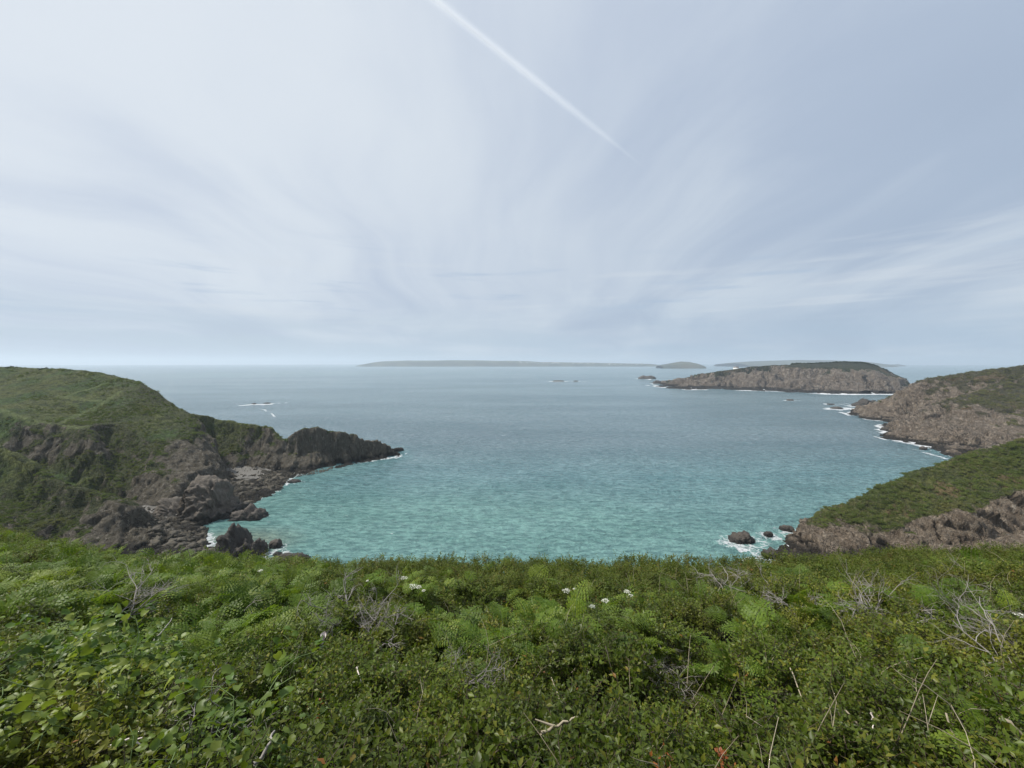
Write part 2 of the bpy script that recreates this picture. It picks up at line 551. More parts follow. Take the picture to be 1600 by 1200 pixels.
# near ridge
line([(-160, 652, 152), (0, 700, 141), (20, 712, 140), (40, 724, 139), (60, 738, 138), (80, 748, 137), (105, 757, 136), (130, 764, 135), (150, 770, 134.5), (170, 779, 134), (185, 785, 133.5), (200, 795, 133), (212, 810, 132), (222, 828, 130.5), (232, 845, 128.5), (241, 866, 125.5)], 4, 3, .15)
line([(-160, 700, 158), (0, 716, 151), (60, 750, 148), (120, 782, 146), (170, 800, 145), (200, 812, 143)], 5)
line(W3((-160, 842, 14), (0, 862, 6), (60, 872, 2), (130, 879, 0.6), (200, 881, 0.6), (240, 873, 0.6)), 4, 4, .2)
line([(-40, 800, 131), (0, 785, 132), (50, 800, 131), (100, 808, 130.5), (150, 825, 129), (190, 842, 127.5), (215, 856, 126)], 4, 5, .3)
xyz((-240, 100, 14), (-180, 102, 5), (-150, 106, 0), (-125, 108, -2), (-105, 110, -3), (-90, 112, -3))
# beaches
line(W3((322, 812, 0), (325, 822, 0), (320, 838, 0), (317, 852, 0), (320, 872, 0), (326, 885, 0)), 3)
line(W3((375, 800, -0.5), (384, 788, 0), (394, 782, 0), (408, 777, 0), (420, 770, 0), (432, 763, 0), (441, 757, 0), (448, 748, 0), (462, 742, 0), (480, 738, 0)), 3)
for q in ((230, 815, 2.2), (260, 825, 1.5), (290, 840, 0.9), (250, 860, 1.6), (285, 872, 0.8), (345, 790, 1.2), (365, 778, 1.2), (400, 758, 1.1), (430, 748, 0.8), (380, 745, 2.2), (400, 740, 1.8), (300, 815, 1.0), (260, 805, 1.8), (330, 795, 1.2)):
    wl(*q)
for q in ((336, 850, -1.2), (345, 870, -1.5), (342, 830, -1.6), (345, 885, -1), (400, 795, -1.5), (425, 782, -2), (445, 770, -2), (460, 757, -2.5), (500, 744, -3), (480, 748, -2.5), (360, 815, -2)):
    sea_pt(*q)
# promontory
cr_ = line([(316, 655, 238), (330, 653, 237), (345, 655, 236), (370, 660, 236), (395, 663, 236), (410, 666, 235), (420, 668, 234), (428, 675, 233), (436, 684, 232), (446, 688, 231.5), (453, 685, 232), (461, 673, 234), (475, 667, 237), (492, 665, 241), (505, 668, 243), (515, 672, 244.5), (530, 674, 246), (542, 673, 248), (560, 680, 252), (567, 686, 254), (580, 688, 256), (590, 686, 258), (600, 691, 260), (610, 697, 262), (620, 705, 264), (626, 711, 264.5)], 3, 6, .25)
offset(cr_, 0, 12, lambda z_: z_ * 0.4)
offset(cr_, 2, 24, lambda z_: -5)
line(W3((358, 733, 3.0), (376, 730, 2.8), (403, 732, 2.2), (434, 736, 1.6), (458, 737, 1.0), (475, 735, 0.6), (500, 730, 0.3), (530, 729, 0), (557, 722, 0), (599, 717, 0), (627, 713, -0.5)), 3, 7, .25)
line([(352, 700, 228), (380, 700, 229), (405, 702, 229), (425, 706, 227), (445, 710, 226.5), (465, 706, 230), (485, 700, 235), (502, 700, 239), (525, 703, 241), (560, 706, 248), (595, 707, 256)], 4, 8, .8)
line(W3((640, 713, -5), (610, 722, -4), (570, 728, -4), (530, 735, -4), (505, 740, -3)), 6)
for q in ((640, 700, -8), (660, 720, -8), (520, 760, -7)):
    sea_pt(*q)
# land joining the headlands to the viewer's hillside
xyz((-400, 120, 40), (-400, 180, 50), (-400, 240, 50), (-330, 120, 40), (-330, 180, 52), (-330, 240, 54), (-330, 300, 20), (-400, 340, -5), (-330, 350, -8), (-260, 80, 38), (-240, 60, 46), (-200, 30, 50), (-300, 0, 58), (-400, 0, 58), (-400, -60, 60), (400, -60, 60), (-200, -40, 60),
    (-110, 80, 15), (-80, 75, 17), (-95, 98, 2), (-70, 100, 3), (-60, 80, 15), (-60, 112, -1.5), (-40, 100, 3), (-20, 100, 2), (0, 100, 1), (30, 100, 2), (55, 102, 2), (-160, 82, 12), (-210, 84, 22),
    (-130, 60, 28), (-60, 50, 29), (-20, 60, 24), (20, 60, 24), (60, 60, 24), (0, 112, -2), (40, 112, -2), (-30, 114, -2),
    (-60, 30, 42), (-25, 30, 42), (0, 30, 41), (25, 30, 42), (60, 30, 41), (-60, 0, 57), (60, 0, 57), (0, -30, 60), (0, 5, 55.5), (130, 30, 44), (200, 30, 52), (300, 0, 58), (400, 0, 60), (200, -40, 60))
# bay floor
for q in ((500, 860, -4), (700, 860, -5), (900, 860, -6), (1100, 860, -6), (500, 800, -6), (700, 800, -8), (900, 800, -8), (1100, 800, -8), (1250, 780, -8), (1350, 740, -8), (700, 730, -10), (900, 730, -10),
          (1100, 730, -10), (1250, 720, -10), (1180, 850, -4), (1185, 880, -2.5), (1100, 890, -3), (900, 890, -3), (700, 890, -3), (500, 885, -2), (420, 880, -1.5), (1210, 850, -2.5), (1225, 830, -4), (1280, 800, -6), (1215, 868, -0.3), (1300, 770, -8), (1400, 725, -8), (1480, 700, -8)):
    sea_pt(*q)
# right near headland
cr_ = line([(1240, 843, 131), (1246, 834, 133), (1262, 826, 135), (1280, 815, 136), (1300, 802, 138), (1320, 788, 140), (1340, 774, 141), (1360, 764, 142), (1380, 755, 143), (1420, 739, 145), (1460, 725, 147), (1510, 711, 148), (1550, 700, 149), (1600, 685, 150), (1760, 645, 156)], 4, 9, .2)
offset(cr_, None, 10, lambda z_: z_ * 0.5 - 2)
offset(cr_, None, 24, lambda z_: -5)
line([(1285, 822, 133), (1312, 807, 135), (1325, 822, 131.5), (1336, 838, 128), (1358, 840, 127), (1378, 838, 127), (1405, 828, 127.5), (1432, 813, 129), (1474, 810, 128), (1507, 792, 130), (1540, 780, 131), (1570, 774, 131), (1600, 768, 132), (1760, 745, 136)], 4, 10, .3)
for q in ((1400, 780, 136), (1500, 755, 138), (1600, 725, 141), (1350, 800, 135.5), (1450, 770, 137)):
    c3(*q)
line(W3((1198, 868, 0.3), (1206, 880, 0.3), (1225, 884, 0.4), (1260, 886, 0.6), (1320, 888, 0.6), (1400, 888, 0.8), (1500, 886, 1.5), (1600, 882, 2.5), (1760, 874, 4)), 4, 11, .3)
line([(1265, 850, 129), (1290, 848, 127.5), (1310, 858, 125), (1350, 862, 124), (1400, 858, 123.5), (1450, 850, 124), (1500, 845, 124), (1550, 838, 124), (1600, 832, 124), (1750, 815, 125)], 4, 12, .9)
line(W3((1198, 868, 0.3), (1212, 862, 0.8), (1228, 857, 0.9), (1238, 850, 0.2)), 2)
xyz((95, 104, 0), (120, 106, 0), (150, 106, 0.5), (190, 104, 3), (95, 92, 5), (130, 88, 9), (180, 84, 14), (230, 95, 18), (280, 110, 25), (330, 130, 36), (330, 80, 40), (400, 130, 45), (400, 180, 48), (400, 300, -5), (120, 60, 28), (90, 112, -1), (250, 200, -6), (330, 210, -6), (0, 340, -12), (200, 340, -14))
H0 = TIN(P, (-400, 400, -60, 345), 0.6)


def hit(hf, px, py, d0, d1):
    """ground point under a photo pixel"""
    r = ray(px, py)
    d = np.linspace(d0, d1, 400)
    k = d / r[1]
    zz_ = EYE + r[2] * k
    hh_ = hf(r[0] * k, d)
    m = np.nonzero(zz_ <= hh_)[0]
    j = m[0] if len(m) else int(np.argmin(zz_ - hh_))
    return r[0] * k[j], d[j]


class Mask:
    def __init__(s, hf, rows, d0, d1):
        pts_ = [(*hit(hf, q_[0], q_[1], d0, d1), q_[2], q_[3]) for q_ in rows]
        s.a = RBF([(p_[0], p_[1], p_[2]) for p_ in pts_])
        s.b = RBF([(p_[0], p_[1], p_[3]) for p_ in pts_])

    def __call__(s, x, y):
        return np.clip(s.a(x, y), 0, 1), np.clip(s.b(x, y), 0, 1)


def warp2(x, y, seed, a1=2.6, l1=26.0, a2=1.8, l2=8.0):
    p = np.stack([x / l1, y / l1, np.full(len(x), 3.3)], 1)
    q = np.stack([x / l2, y / l2, np.full(len(x), 7.7)], 1)
    wx = fbm(p, 2, seed) * a1 + fbm(q, 2, seed + 5) * a2
    wy = fbm(p + 31.7, 2, seed + 9) * a1 + fbm(q + 17.1, 2, seed + 13) * a2
    return wx, wy


def grid(x0, x1, y0, y1, step):
    xs = np.arange(x0, x1 + step * .5, step)
    ys = np.arange(y0, y1 + step * .5, step)
    X, Y = np.meshgrid(xs, ys)
    nx, ny = len(xs), len(ys)
    i = np.arange(nx * ny).reshape(ny, nx)
    F = np.stack([i[:-1, :-1], i[:-1, 1:], i[1:, 1:], i[1:, :-1]], -1).reshape(-1, 4)
    return X.ravel(), Y.ravel(), F, nx, ny


def normals(x, y, z, nx, ny):
    X, Y, Z = (a.reshape(ny, nx) for a in (x, y, z))
    ex = np.stack([np.gradient(a, axis=1) for a in (X, Y, Z)], -1)
    ey = np.stack([np.gradient(a, axis=0) for a in (X, Y, Z)], -1)
    n = np.cross(ex, ey)
    n /= np.linalg.norm(n, axis=-1, keepdims=True) + 1e-9
    return n.reshape(-1, 3)


def terrain(name, hf, box, step, mat, seed, amps=(1.0, 1.0, 1.0), lens=(9.0, 3.2, 1.3), rot=(0.5, 0.3, 0.4), stretch=(1, 1, 0.5), zmin=-4.0, crag=0.0, slope_lo=0.60, slope_hi=0.86, warp=(2.6, 24.0, 1.5, 8.0), mask=None, tracks=None, bare=0.5, hum=0.35):
    x, y, F, nx, ny = grid(*box, step)
    wx, wy = warp2(x, y, seed, *warp)
    z0 = hf(x, y)
    n0 = normals(x, y, z0, nx, ny)
    st = smooth(1 - n0[:, 2], 0.05, 0.3)
    z = hf(x + wx * (0.25 + st), y + wy * (0.25 + st))
    z = np.where(z < 1.5, z0 * 0.6 + z * 0.4, z)
    n = normals(x, y, z, nx, ny)
    V = np.stack([x, y, z], 1)
    big = fbm(V / 18.0, 3, seed + 3)
    slope = n[:, 2] - big * 0.16 + 0.05 * fbm(V / 4.0, 2, seed + 8)
    rock = 1 - smooth(slope, slope_lo, slope_hi)
    rock = np.maximum(rock, smooth(z, 5.5, 2.5) if False else 1 - smooth(z + big * 3, 1.5, 5.0))
    scrub = np.zeros(len(V))
    if mask is not None:
        mr, scrub = mask(x, y)
        shore_ = 1 - smooth(z + big * 3, 1.5, 5.0)
        rock = np.clip(np.maximum(mr * 1.05 + (rock - 0.5) * bare + 0.35 * fbm(V / 7.0, 3, seed + 33), shore_), 0, 1)
    path = np.zeros(len(V))
    for (ta, tb, tw) in tracks or ():
        a_, b_ = np.array(ta), np.array(tb)
        ab_ = b_ - a_
        tt_ = np.clip(((x - a_[0]) * ab_[0] + (y - a_[1]) * ab_[1]) / (ab_ @ ab_), 0, 1)
        dd_ = np.hypot(x - a_[0] - tt_ * ab_[0], y - a_[1] - tt_ * ab_[1]) + 0.5 * fbm(V / 5.0, 2, seed + 44)
        path = np.maximum(path, smooth(dd_, tw, tw * 0.4))
    n00 = H0 is hf
    blob = np.zeros(len(x))
    for (bpx, bpy_, bz, bx_, by_) in ((376, 738, 2.5, 16, 12), (405, 741, 1.8, 6, 5), (252, 801, 1.8, 17, 8), (222, 806, 2, 6, 4), (250, 836, 1.3, 4, 4), (322, 852, 0.2, 3, 9)):
        bp = at(bpx, bpy_, z=bz)
        blob = np.maximum(blob, smooth(np.hypot((x - bp[0]) / bx_, (y - bp[1]) / by_) + 0.25 * fbm(np.stack([x, y, x * 0], 1) / 4.0, 2, 77), 1.2, 0.8))
    sand = blob * smooth(n0[:, 2], 0.82, 0.95) * smooth(z0, -0.4, 0.3) * (1 - smooth(z0, 3.2, 4.5)) * (1.0 if n00 else 0.0) * (x < 0)
    R = np.array(Euler(rot).to_matrix())
    Q = (V @ R.T) * np.array(stretch)
    d = np.zeros(len(V))
    for k, (a, l) in enumerate(zip(amps, lens)):
        if a:
            d += a * facet(Q / l, seed + 20 + k * 9)
    d += crag * fbm(Q / 6.0, 4, seed + 60, ridged=True)
    V[:, 2] = V[:, 2] * (1 - sand) + z0 * sand
    d *= (0.06 + 0.94 * rock) * (1 - 0.95 * sand)
    # grassy hummocks and tussocks
    d += (1 - rock) * (hum * fbm(V / 2.0, 3, seed + 70, ridged=True) + 0.6 * fbm(V / 11.0, 3, seed + 71, ridged=True))
    fade = smooth(z, -3.0, 0.8)
    V = V + n * (d * (0.25 + 0.75 * fade))[:, None]
    keep = V[:, 2] > zmin
    fk = keep[F].any(1)
    F = F[fk]
    used = np.unique(F)
    remap = np.full(len(V), -1)
    remap[used] = np.arange(len(used))
    me = new_mesh(name, V[used], remap[F], mat, True, dict(rock=rock[used], sand=sand[used], scrub=scrub[used], path=path[used]))
    o = link(name, me)
    tag(o, kind='structure')
    return o


ML = Mask(H0, ((50, 600, 0, 0), (100, 640, 0, 0), (200, 615, 0, .5), (150, 598, 0, .35), (250, 655, 0, .35), (250, 682, 0, .1), (60, 652, 0, 0), (0, 590, 0, .1), (270, 630, .45, .8), (300, 665, .6, .8), (235, 605, .4, .7),
               (30, 680, .45, .9), (100, 700, .4, .9), (170, 700, .3, 1), (160, 680, .2, .9), (220, 710, .35, 1), (290, 700, .85, .8), (320, 720, .95, .8), (345, 740, .9, .8), (230, 770, .7, 1), (280, 760, .75, 1), (330, 700, .5, .9), (60, 740, .25, .6), (120, 740, .2, .5), (20, 700, .5, .9), (180, 740, .2, 1), (210, 740, .25, 1), (250, 735, .55, 1), (250, 705, .5, 1), (270, 720, .8, .9),
               (80, 748, 0, .05), (130, 764, 0, .15), (0, 700, .1, .1), (30, 720, .0, .1), (180, 785, .4, .6), (40, 762, .05, .7), (100, 790, .15, .8), (0, 800, .55, .9), (100, 850, .85, 1), (30, 840, .7, 1), (150, 825, .7, 1), (200, 850, .9, 1), (60, 832, .55, .9), (150, 795, .1, .8), (40, 790, .2, .9),
               (340, 660, 0, .2), (375, 664, .05, .3), (405, 669, .1, .4), (350, 680, .1, .6), (390, 682, .3, .7), (425, 700, .6, .8), (480, 690, .7, .7), (520, 700, .8, .7), (560, 705, .9, .8), (600, 706, 1, 1), (380, 712, .4, .8), (345, 695, .1, .7), (430, 682, .3, .4), (480, 672, .25, .6), (520, 676, .3, .6), (360, 720, .5, .9), (400, 722, .7, .9)), 95, 300)
TR = []
for ln_ in (((98, 660), (125, 648), (155, 634), (170, 626), (188, 612)), ((92, 620), (125, 624), (155, 628)), ((100, 620), (140, 609), (165, 600)), ((30, 655), (62, 662), (86, 666)), ((-10, 640), (30, 655)), ((86, 666), (140, 668))):
    pp_ = [hit(H0, *q_, 150, 300) for q_ in ln_]
    TR += [(pp_[j], pp_[j + 1], 1.7) for j in range(len(pp_) - 1)]
T_left = terrain('headland_left', H0, (-345, -28, 96, 345), 0.52, M_left, 11, amps=(1.3, 1.1, 0.8), lens=(8.0, 3.6, 1.7), crag=0.8, bare=0.35, warp=(2.6, 22.0, 2.0, 6.5), rot=(0.25, 0.2, 0.5), stretch=(1.1, 1.1, 0.4), mask=ML, tracks=TR)
MR = Mask(H0, ((1240, 850, 1, 1), (1262, 829, .95, 1), (1300, 826, .9, .8), (1285, 815, .5, .6), (1340, 832, .85, .8), (1400, 830, .85, .8), (1450, 815, .75, .6), (1300, 860, .95, 1), (1350, 790, 0, .3), (1340, 842, .85, .8), (1400, 760, 0, .4), (1400, 808, .15, .2), (1400, 850, 1, 1), (1450, 795, .15, .2), (1450, 835, 1, 1), (1500, 740, 0, .5), (1500, 778, .1, .2),
               (1500, 812, .95, 1), (1600, 705, .1, .6), (1600, 760, .1, .4), (1600, 795, .9, 1), (1600, 850, 1, 1), (1550, 785, .5, .7), (1570, 840, 1, 1), (1560, 695, .25, .7), (1500, 850, 1, 1), (1330, 800, .1, .4)), 95, 200)
T_right = terrain('headland_right', H0, (62, 250, 96, 195), 0.42, M_right, 23, amps=(2.4, 1.7, 0.9), crag=0.9, rot=(0.15, 0.75, 0.35), stretch=(1.4, 0.9, 0.30), warp=(2.4, 20.0, 1.2, 8.0), hum=0.7, mask=MR)

# the viewer's hillside
EDGE = np.array([(-80, 60), (-60, 46), (-39, 30), (-21, 17.5), (-12, 11.5), (-8, 11), (0, 10.7), (8.4, 10.9), (12.6, 13.2), (16, 12.4), (30, 16), (60, 22)])


def canopy(x, y):
    """top of the thicket"""
    ye = np.interp(x, EDGE[:, 0], EDGE[:, 1])
    base = EYE - 0.87 - 0.41 * y + 0.02 * np.abs(x)
    p = np.stack([x, y, np.zeros_like(x)], 1)
    base = base + 0.17 * fbm(p / 2.4, 2, 101) + 0.15 * fbm(p / 0.8, 2, 103) + 0.05 * fbm(p / 0.33, 1, 105) - 0.08
    base = base - 0.46 * smooth(fbm(p / 0.7, 2, 107), 0.12, 0.42) * smooth(np.hypot(x, y), 10, 6)
    over = np.maximum(y - ye, 0)
    return base - 0.55 * np.minimum(over, 6) - 0.2 * np.maximum(over - 6, 0)


def hill(x, y):
    c = canopy(x, y) - 0.75
    far = H0(x, y)
    ye = np.interp(x, EDGE[:, 0], EDGE[:, 1])
    k = smooth(y - ye, 0, 26)
    return c * (1 - k) + np.minimum(far, c) * k


m_soil, t, out = mat_new('hillside')
pos = t.add('ShaderNodeNewGeometry').outputs['Position']
col = t.mix(t.ramp(t.noise(pos, 3.0, 6, 0.65), 0.35, 0.65), (0.020, 0.016, 0.010), (0.035, 0.040, 0.016))
bs = t.add('ShaderNodeBsdfPrincipled', None, Base_Color=col, Roughness=0.95)
t.l.new(bs.outputs[0], out.inputs[0])
x, y, F, nx, ny = grid(-130, 130, -24, 116, 0.8)
me = new_mesh('hillside', np.stack([x, y, hill(x, y)], 1), F, m_soil)
tag(link('hillside', me), kind='structure')

# ------------------------------------------------------------------ far right headland
P = []
cr_ = line([(1341, 643, 480), (1347, 640, 472), (1354, 636.5, 467), (1368, 630, 462), (1380, 629, 460), (1392, 622, 458), (1408, 613, 456), (1422, 606, 455), (1432, 598, 453), (1440, 594, 452), (1452, 592, 451), (1480, 587, 450), (1500, 584, 450), (1530, 580, 448), (1560, 576, 446), (1600, 570, 442), (1760, 556, 440)], 8, 20, .4)
offset(cr_, None, 40, lambda z_: z_ * 0.5)
offset(cr_, None, 85, lambda z_: -8)
line(W3((1341, 650.5, 0), (1347, 652, 0), (1355, 654, 0), (1372, 655, 0), (1395, 657, 0), (1420, 658, 0.3)), 6, 21, .5)
line([(1420, 658, None, 0.5), (428, 412, 4, 'w'), (440, 408, 9, 'w'), (470, 410, 18, 'w'), (520, 416, 32, 'w'), (620, 420, 44, 'w')], 7)
line([(1345, 648, 458), (1365, 645, 450), (1385, 640, 448), (1400, 632, 446), (1420, 622, 446), (1445, 608, 444), (1480, 600, 440), (1520, 594, 434), (1570, 586, 430)], 7, 22, 1.0)
line([(1400, 648, 434), (1420, 645, 428), (1440, 640, 426), (1460, 634, 424)], 7)
line([(1380, 683, None, 0.5), (1392, 677, 332), (1406, 671, 337), (1416, 660, 342), (1426, 652, 346), (1445, 641, 351), (1468, 631, 356), (1484, 627, 360), (1522, 616, 368), (1561, 601, 380), (1600, 589, 392), (1760, 565, 410)], 6, 23, .4)
line(W3((1380, 684, 0), (1395, 687, 0), (1410, 688, 0), (1425, 690, 0), (1440, 692, 0), (1450, 698, 0), (1465, 703, 0), (1480, 709, 0), (1505, 716, 0), (1530, 724, 0), (1580, 745, 0), (1700, 790, 0)), 6, 24, .5)
line([(1383, 680, None, -0.4), (1405, 664, 362), (1425, 655, None, -0.5)], 6)
# buttresses and the hollow between them
line([(1405, 680, 331), (1425, 674, 333), (1440, 664, 338), (1448, 656, 342), (1462, 648, 346)], 5)
line([(1453, 683, 316), (1459, 670, 326), (1470, 655, 342), (1484, 642, 350)], 5)
line([(1468, 690, 296), (1476, 674, 304), (1487, 660, 318), (1500, 645, 336), (1520, 630, 350), (1550, 618, 362), (1600, 606, 378)], 5, 25, .6)
line([(1486, 695, 288), (1510, 688, 290), (1540, 676, 298), (1570, 664, 308), (1600, 655, 312), (1720, 640, 315)], 6, 26, .8)
for q in ((1550, 640, 335), (1600, 628, 345), (1550, 700, 288), (1600, 700, 280), (1750, 620, 345), (1750, 700, 262)):
    c3(*q)
for q in ((1310, 650, -8), (1350, 660, -6), (1390, 663, -6), (1370, 672, -6), (1360, 684, -7), (1400, 696, -7), (1430, 702, -7), (1460, 714, -7), (1490, 726, -7), (1530, 745, -7), (1310, 640, -8), (1330, 634, -9), (1300, 700, -12), (1335, 672, -10), (1320, 660, -10), (1250, 650, -12), (1200, 660, -12), (1250, 630, -12), (1150, 640, -12), (1280, 665, -12), (1300, 620, -12), (1200, 620, -12), (1290, 645, -10), (1250, 700, -12), (1400, 740, -10)):
    sea_pt(*q)
xyz((200, 240, -12), (200, 600, -12), (700, 600, -12), (700, 240, 20), (640, 330, 60), (700, 420, 62), (640, 480, 50), (450, 240, -6))
H1 = TIN(P, (200, 700, 240, 600), 1.0)
MD = Mask(H1, ((1345, 645, 1, 1), (1380, 640, .9, 1), (1400, 650, 1, 1), (1420, 620, .7, .8), (1450, 605, .5, .7), (1460, 630, .9, .9), (1500, 595, .3, .6), (1560, 585, .2, .5), (1600, 580, .2, .4), (1550, 605, .4, .6), (1600, 605, .3, .6), (1500, 615, .8, .9),
               (1400, 678, 1, 1), (1430, 665, .9, 1), (1450, 655, .85, .9), (1480, 650, .9, .9), (1500, 635, .6, .7), (1540, 625, .4, .6), (1600, 620, .35, .5), (1500, 680, 1, 1), (1550, 660, .9, .9), (1600, 650, .7, .7), (1560, 690, .95, 1), (1600, 680, .8, .9)), 255, 500)
T_far = terrain('headland_far_right', H1, (205, 640, 245, 560), 1.15, M_far, 41, amps=(4.5, 3.4, 1.8), lens=(20, 8.0, 3.6), crag=2.0, warp=(3.0, 40.0, 2.6, 14.0), stretch=(1, 1, 0.55), mask=MD)

# ------------------------------------------------------------------ island
P = []
cr_ = line([(1038, 602, 1045), (1050, 597, 1045), (1062, 594, 1042), (1080, 590, 1035), (1100, 584, 1030), (1120, 581, 1025), (1140, 578, 1020), (1160, 575, 1010), (1180, 572, 1000), (1230, 570, 990), (1280, 569, 980), (1330, 567, 970), (1350, 568, 960), (1365, 571, 950), (1378, 575, 940), (1390, 583, 920), (1402, 592, 900), (1412, 600, 880)], 14, 30, .8)
offset(cr_, None, 70, lambda z_: z_ * .9)
offset(cr_, None, 150, lambda z_: z_ * .6)
offset(cr_, None, 230, lambda z_: -8)
line([(1060, 599, 1020), (1085, 594, 1010), (1110, 589, 1000), (1135, 585, 985), (1150, 583, 975), (1180, 579, 960), (1205, 578, 945), (1230, 577, 930), (1255, 577, 915), (1280, 575, 900), (1310, 574, 885), (1335, 575, 875), (1360, 578, 865), (1378, 585, 855), (1395, 595, 845)], 12, 31, 2.5)
line(W3((1031, 604, 0), (1045, 605, 0), (1060, 606, 0), (1080, 606, 0), (1100, 606, 0), (1120, 606.5, 0), (1140, 606, 0), (1160, 607.5, 0), (1180, 608, 0), (1200, 608, 0), (1220, 610, 0), (1240, 610.5, 0), (1260, 612, 0), (1280, 612, 0), (1300, 614, 0), (1320, 614.5, 0), (1345, 615.5, 0), (1375, 616, 0), (1400, 615, 0), (1415, 608, 0), (1420, 603, 0)), 12, 32, 2.0)
line(W3((1015, 606, -9), (1060, 609.5, -9), (1140, 610, -9), (1200, 612, -9), (1260, 616, -9), (1330, 620, -9), (1400, 620, -9), (1435, 608, -9), (1435, 598, -9)), 20)
for q in ((1020, 600, -9), (1000, 590, -12), (1440, 585, -12)):
    sea_pt(*q)
for px_ in range(1090, 1400, 24):
    k_ = (px_ // 24) % 2
    fd = 38400 / (np.interp(px_, (1060, 1180, 1300, 1400), (606, 608, 614, 615)) - HORIZ)
    c3(px_, 592 + 3 * k_, fd + (14 if k_ else 26))
xyz((300, 700, -12), (1100, 700, -12), (1100, 1400, -12), (300, 1400, -12))
H2 = TIN(P, (320, 1060, 740, 1380), 2.0)
MI = Mask(H2, tuple((px_, 575 if px_ > 1160 else 584, .15, .7) for px_ in range(1140, 1400, 30)) + tuple((px_, 585, .95, .3) for px_ in range(1160, 1390, 30)) + tuple((px_, 600, 1, .5) for px_ in range(1060, 1410, 30)) + ((1110, 588, .3, .2), (1090, 592, .7, .3), (1385, 580, .15, .5), (1398, 592, .3, .4)), 840, 1120)
terrain('island', H2, (340, 1010, 780, 1340), 2.4, M_isl, 57, amps=(7.0, 6.0, 3.0), lens=(40, 17, 8.0), crag=4.0, warp=(9.0, 60.0, 6.0, 26.0), mask=MI)

# ------------------------------------------------------------------ far land on the horizon
def curve(d):
    return -d * d / (2 * 7.4e6)


def far_land(name, prof, d, depth, mat, seed, step=30.0):
    """low land: a rounded body whose top follows the profile (px, py)"""
    prof = np.array(prof, dtype=float)
    px = np.arange(prof[0, 0], prof[-1, 0] + .01, step * FPX / d)
    pyv = np.interp(px, prof[:, 0], prof[:, 1])
    rows = 15
    V = []
    for k in range(rows):
        f = k / (rows - 1)
        dd = d - depth / 2 + depth * f
        sh = min(1.0, math.sin(math.pi * f) ** 0.35) if 0 < f < 1 else 0
        for a, b in zip(px, pyv):
            top = EYE - (b - HORIZ) / FPX * d - curve(d)
            V.append(((a - 800) / FPX * d + 0.15 * depth * (f - .5), dd, curve(d) - 6 + (top + 6) * sh))
    V = np.array(V)
    V[:, 2] += fbm(V / np.array([350.0, 350.0, 1e9]), 4, seed) * 7.0 * (V[:, 2] - curve(d) > 4)
    n = len(px)
    i = np.arange(rows * n).reshape(rows, n)
    F = np.stack([i[:-1, :-1], i[:-1, 1:], i[1:, 1:], i[1:, :-1]], -1).reshape(-1, 4)
    me = new_mesh(name, V, F, mat)
    o = link(name, me)
    tag(o, kind='structure')
    return o


mf, t, out = mat_new('far_land')
pos = t.add('ShaderNodeNewGeometry').outputs['Position']
nz = t.add('ShaderNodeSeparateXYZ', None, Vector=t.add('ShaderNodeNewGeometry').outputs['True Normal']).outputs[2]
col = t.mix(t.ramp(t.noise(pos, 0.004, 5, 0.6), 0.40, 0.60), (0.035, 0.044, 0.034), (0.075, 0.082, 0.055))
bs = t.add('ShaderNodeBsdfPrincipled', None, Base_Color=t.mix(t.ramp(nz, 0.3, 0.8, 0.6, 0), col, (0.16, 0.13, 0.10)), Roughness=0.95)
t.l.new(bs.outputs[0], out.inputs[0])
far_land('far_island_long', [(590, 569.3), (597, 566.8), (606, 564.4), (640, 563.4), (700, 563.0), (760, 563.4), (822, 564.2), (845, 565.6), (880, 566.0), (950, 567.4), (1000, 568.2), (1020, 569)], 7000, 1500, mf, 3)
far_land('far_island_low', [(1140, 567.6), (1165, 565), (1200, 563.5), (1240, 562.6), (1290, 563), (1320, 564), (1345, 567.6)], 6200, 1500, mf, 5)
far_land('far_islet', [(1030, 571), (1037, 569.0), (1050, 566.8), (1064, 564.2), (1076, 564.8), (1088, 567.6), (1096, 571)], 4300, 400, mf, 9, 12.0)
far_land('far_reef', [(1370, 570.6), (1378, 569.4), (1388, 569.8), (1402, 569.4), (1410, 570.8)], 7000, 200, mf, 12, 20.0)

# ------------------------------------------------------------------ rocks
def ico(sub):
    import bmesh
    bm = bmesh.new()
    bmesh.ops.create_icosphere(bm, subdivisions=sub, radius=1)
    V = np.array([v.co[:] for v in bm.verts])
    F = np.array([[v.index for v in f.verts] for f in bm.faces])
    bm.free()
    return V, F


ICO = {k: ico(k) for k in (3, 4, 5, 6)}


def rock_mesh(name, seed, dims, sub=4, mat=None, blocky=0.5, jag=0.3, spikes=None):
    V, F = ICO[sub]
    V = V.copy()
    L = max(dims)
    N = V.copy()
    V = np.sign(V) * np.abs(V) ** 0.75
    V = V * np.array(dims)
    if spikes:
        # several peaks along the length: (position -1..1, height, half width)
        s = np.clip(sum(h * np.exp(-((V[:, 0] / dims[0] - c) / wd) ** 2) for c, h, wd in spikes), 0.12, 3)
        V[:, 2] = np.where(V[:, 2] > 0, V[:, 2] * s, V[:, 2])
    sd_ = 200 + seed * 31
    m = min(dims)
    d = blocky * m * 0.55 * facet(V / (L * 0.42), sd_) + blocky * m * 0.34 * facet(V / (L * 0.19), sd_ + 50) + jag * m * 0.35 * fbm(V / (L * 0.22), 4, sd_ + 9, ridged=True) + 0.14 * blocky * m * facet(V / (L * 0.08), sd_ + 90)
    V = V + N * d[:, None]
    return new_mesh(name, V, F, mat, False)


rock_pts = []       # (x, y, radius, foam strength) for the surf on the water


